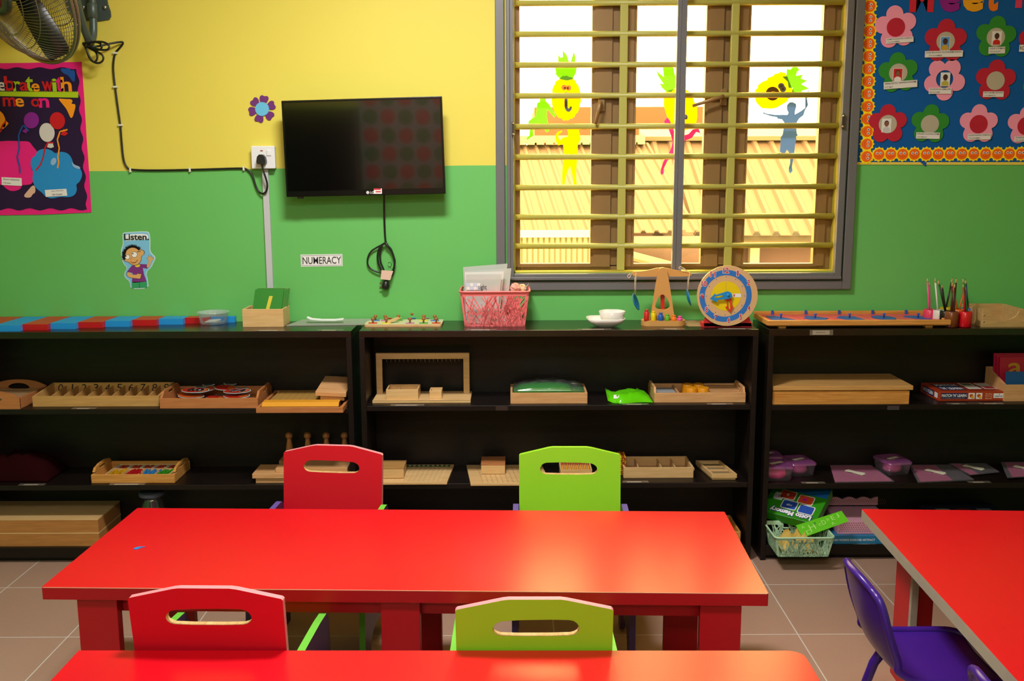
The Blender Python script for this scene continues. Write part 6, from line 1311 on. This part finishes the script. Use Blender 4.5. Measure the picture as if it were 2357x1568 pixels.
# ---------------------------------------------------------------- tables
TR = mat('red_laminate', '#cc0118', .5, .08, coat=.75, coatr=.27); TE = mat('red_edge_paint', '#b20618', .45, .4, bump=.05, bscale=200); TL = mat('red_leg_paint', '#b80418', .4, .45); RAWE = mat('raw_grey_edge', '#a09588', .7, .2, vary=.1, vscale=15); RIML = mat('pale_edge_line', '#e6a68c', .5)
HT = .52; TH = .036
def table(lab, x, y, rot, W_, D_, legs, edge=None, rad=.004, outline=None):
    t = thing('classroom_table', lab, 'table', (x, y, 0), radians(rot), 'red classroom tables')
    m = MB(); m.prism([outline or rrect(0, 0, W_, D_, rad, 5)], XY, HT, HT-TH+.0006, TR, edge or TE); m.build('table_top', t, local=True, bevel=.0015)
    if not edge: m = MB(); m.box(rad, W_-rad, -.0006, .0006, HT-.0016, HT+.0002, RIML); m.build('worn_edge_line', t, local=True)
    for (lx, ly, w, d) in legs: MB().box(lx, lx+w, ly, ly+d, 0, HT-TH, TL).build('leg', t, local=True, bevel=.001)
    return t
t1 = table('long red classroom table in the middle with two chairs on each side', -1.290, 2.573, -1.75, 1.975, .655, [(.078, .035, .112, .03), (.925, .035, .108, .03), (1.80, .035, .112, .03), (.085, .59, .112, .03), (.925, .59, .108, .03), (1.775, .59, .112, .03)])
MB().box(.09, 1.885, .070, .085, HT-TH-.062, HT-TH-.0005, TL).build('front_apron', t1, local=True); MB().box(.09, 1.885, .572, .587, HT-TH-.006, HT-TH-.0005, TL).build('rear_apron', t1, local=True)
for a, z_, c in ((.094, .475, '#1a0a0a'), (1.02, .472, '#c8a090'), (1.878, .472, '#1a0a0a')): MB().lathe([(0, 0), (.004, 0), (.004, .001), (0, .0012)], (a, .0345, z_), P(c), 10, Matrix.Rotation(radians(90), 3, 'X')).build('screw_cap', t1, local=True)
m = MB(); p = Vector((.27, .33)); m.prism([smooth([(p.x-.012, p.y-.006), (p.x+.004, p.y-.012), (p.x+.008, p.y), (p.x+.03, p.y+.012), (p.x-.004, p.y+.010)], 1)], XY, .0012, 0, P('#2478c8'))
sc_ = atZ(317, 1262, HT); m2 = MB(); m2.prism([smooth([(-.012, -.010), (.004, -.014), (.008, .002), (.024, .010), (-.004, .010)], 1)], lambda a, b, c: (sc_.x+a, sc_.y+b, HT+.0004+c+.05*a*a), .0010, 0, P('#2478c8')); tag(m2.build('paper_scrap'), 'tiny blue paper scrap on the left part of the middle red table', 'paper')
t2 = table('nearest red table cut off by the bottom edge of the picture', -1.035, 2.20-.62, -.5, 1.71, .625, [(.10, .03, .108, .03), (1.5, .03, .108, .03), (.10, .55, .108, .03), (1.5, .55, .108, .03)], rad=.03, outline=[(0, 0), (1.71, 0)]+rrect(0, 0, 1.71, .625, .035, 6)[:7]+[(0, .625)])
t3 = table('corner red table with a raw grey edge at the right side', 1.167+.0, 3.189-1.50, -2.6+.0, 1.6, 1.52, [(1.40, 1.30, .1, .03), (1.40, .08, .1, .03), (.12, .08, .1, .03)], edge=RAWE)
t3.location = (1.167-1.52*sin(radians(2.6)), 3.189-1.52*cos(radians(2.6)), 0)
lg = MB(); lg.box(.085, .105, 1.27, 1.40, 0, HT-TH, TL); lg.box(.085, .105, 1.252, 1.27, 0, HT-TH, RAWE); lg.box(.105, .20, 1.375, 1.395, 0, HT-TH, TL); lg.build('leg', t3, local=True)

# ---------------------------------------------------------------- wooden chairs
CRED = mat('red_chair_laminate', '#c40820', .42, .4, vary=.04, vscale=4); CGRN = mat('green_chair_laminate', '#8ccc24', .42, .4, vary=.05, vscale=6, bump=.08, bscale=40); PKE = mat('pink_edge_band', '#d88c94', .5); PUS = mat('purple_side_laminate', '#3a1f4e', .45); GRE = mat('green_edge_band', '#66bc3c', .45); PUE = mat('purple_edge_band', '#5d4a94', .5)
SLT = wood('slot_plywood', '#b8935c', '#cfae78', .6, (30, 3, 30))
def chair(lab, x, y, rot, face, edge, sedge, hh=.665, pw=.358):
    t = thing('school_chair', lab, 'chair', (x, y, 0), rot, 'wooden school chairs at the middle table')
    # local: faces +y, back panel around y = 0, leaning back (-y) with height
    lean = .13; fn = lambda a, b, c: (a, c-(b-.30)*lean, b)
    h = hh; out = [(-pw/2, .27), (pw/2, .27), (pw/2+.001, h-.030), (pw/2-.003, h-.026), (.075, h-.002), (.06, h), (-.06, h), (-.075, h-.002), (-pw/2+.003, h-.026), (-pw/2-.001, h-.030)]
    hol = [(-.099, h-.078), (-.093, h-.064), (-.072, h-.0545), (.076, h-.0525), (.098, h-.058), (.108, h-.076), (.100, h-.091), (.080, h-.0965), (-.076, h-.097), (-.094, h-.090)]
    hol = smooth(hol, 1)
    m = MB(); m.prism([out, hol], fn, -.009, .009, face, edge)
    # the slot walls are raw plywood
    m2 = MB(); inner = [(a*.985+(.0 if a < 0 else .0), b) for a, b in hol]; k = len(hol)
    m.build('backrest', t, local=True)
    vs = [fn(a*.998, b+(.0004 if b < h-.078 else -.0004), -.0088) for a, b in hol]+[fn(a*.998, b+(.0004 if b < h-.078 else -.0004), .0088) for a, b in hol]
    m2.add(vs, [(i, (i+1) % k, k+(i+1) % k, k+i) for i in range(k)], SLT); m2.build('handle_slot', t, local=True)
    for s in (-1, 1):
        xs = s*(pw/2+.012)
        o = [(-.055, 0), (.02, 0), (.05, .09), (.10, .12), (.22, .12), (.27, .09), (.29, 0), (.355, 0), (.335, .30), (.335, .40), (.322, .440), (.295, .458), (.02, .474), (-.01, .470), (-.022, .44)]
        m = MB(); m.prism([smooth(o, 1), rrect(.10, .345, .24, .375, .014, 5)], lambda a, b, c: (c, a, b), xs-.010, xs+.010, PUS, sedge[(s+1)//2] if isinstance(sedge, tuple) else sedge); m.build('side_panel', t, local=True)
    m = MB(); m.prism([rrect(-pw/2+.002, .0, pw/2-.002, .30, .012)], XY, .30, .282, mat('lime_seat_laminate', '#9ab81c', .45), edge); m.build('seat', t, local=True)
    return t
chair('red backed wooden chair tucked in at the left near side of the middle table', -.719, 2.250, radians(-1.5), CRED, PKE, GRE, .680, .364)
chair('lime backed wooden chair tucked in at the right near side of the middle table', .050, 2.240, radians(-.3), CGRN, PKE, GRE, .652, .368)
chair('red backed wooden chair at the left far side of the middle table', -.648, 3.415, radians(180-6), CRED, PKE, (GRE, PUE), .672, .360)
chair('lime backed wooden chair at the right far side of the middle table', .204, 3.395, radians(180-1), CGRN, CGRN, PUE, .668, .360)

# ---------------------------------------------------------------- purple moulded chairs
PCH = mat('purple_plastic', '#3d1a84', .28, .5)
t = thing('moulded_chair', 'purple moulded plastic chair drawn up to the left side of the corner table', 'chair', (1.03, 2.585, 0), 0, 'purple moulded chairs at the corner table')
def shell(mb):
    prof_ = [(-.105, .565), (-.100, .54), (-.090, .50), (-.078, .45), (-.062, .40), (-.042, .35), (-.018, .315), (.015, .296), (.06, .288), (.13, .285), (.20, .288), (.26, .292), (.29, .280)]
    wid = [.10, .128, .140, .146, .146, .142, .140, .148, .158, .162, .158, .146, .125]
    vs = []; n = 13; R_ = []
    for i, (x, z) in enumerate(prof_):
        for k in range(n):
            s = -1+2*k/(n-1); y = wid[i]*s
            if i < 6: dx, dz = .028*s*s*1.0, -.0*s
            else: dx, dz = 0, .016*s**4
            if i == 0: dz = -.030*abs(s)**2.5
            if i == 1: dz = -.012*abs(s)**3
            vs.append((x+dx, y, z+dz))
    N = len(prof_)
    mb.add(vs, [(i*n+k, i*n+k+1, (i+1)*n+k+1, (i+1)*n+k) for i in range(N-1) for k in range(n-1)], PCH, True)
    rim = [vs[i*n] for i in range(N-1, -1, -1)]+[vs[k] for k in range(1, n)]+[vs[i*n+n-1] for i in range(1, N)]+[vs[(N-1)*n+k] for k in range(n-2, 0, -1)]
    return rim
m = MB(); rim = shell(m); sh = m.build('shell', t, local=True); so = sh.modifiers.new('thick', 'SOLIDIFY'); so.thickness = .005; so.offset = 0; sb = sh.modifiers.new('sub', 'SUBSURF'); sb.levels = 1; sb.render_levels = 2
MB().tube(smooth(rim, 2), .0105, PCH, 10, True).build('rim', t, local=True)
for sx, sy in ((-1, 1), (-1, -1), (1, 1), (1, -1)):
    bx_, by_ = (.05 if sx < 0 else .22), sy*.11
    MB().tube([(bx_, by_, .278), (bx_+sx*.028, by_+sy*.012, .22), (bx_+sx*.085, by_+sy*.035, 0.0)], [.016, .014, .012], PCH, 12).build('leg', t, local=True)
MB().tube([(.05, .11, .268), (.05, -.11, .268)], .010, PCH, 10).build('crossbar', t, local=True)
dup(t, (1.105, 1.96, 0), 'second purple moulded chair, only its top showing at the bottom right corner')

# board of discs and dark cupboard at the opposite end of the room, mirrored in the television
t = thing('spotted_board', 'grey board of red and green discs mirrored in the television', 'display board', (-.95, RY0, 1.6))
MB().box(-1.70, -.2, RY0, RY0+.02, .2, 2.1, P('#b4b4ae')).build('board', t)
for i in range(7):
    for j in range(9): MB().prism([circ(-1.58+.197*i, .3+.205*j, .085, 20)], XZ, RY0+.024, RY0+.02, P('#f0301c') if (i+j) % 2 else P('#2c8a2c')).build('disc', t)
t = thing('dark_cupboard', 'dark cupboard mirrored as the black area at the left of the television screen', 'cupboard', (-2.3, RY0+.2, 0))
MB().box(-2.9, -1.72, RY0+.005, RY0+.4, 0, 1.62, DARK).build('cupboard_body', t); MB().box(-2.88, -2.32, RY0+.4, RY0+.415, .06, 1.6, DARK).build('door', t); MB().box(-2.3, -1.74, RY0+.4, RY0+.415, .06, 1.6, DARK).build('door', t)
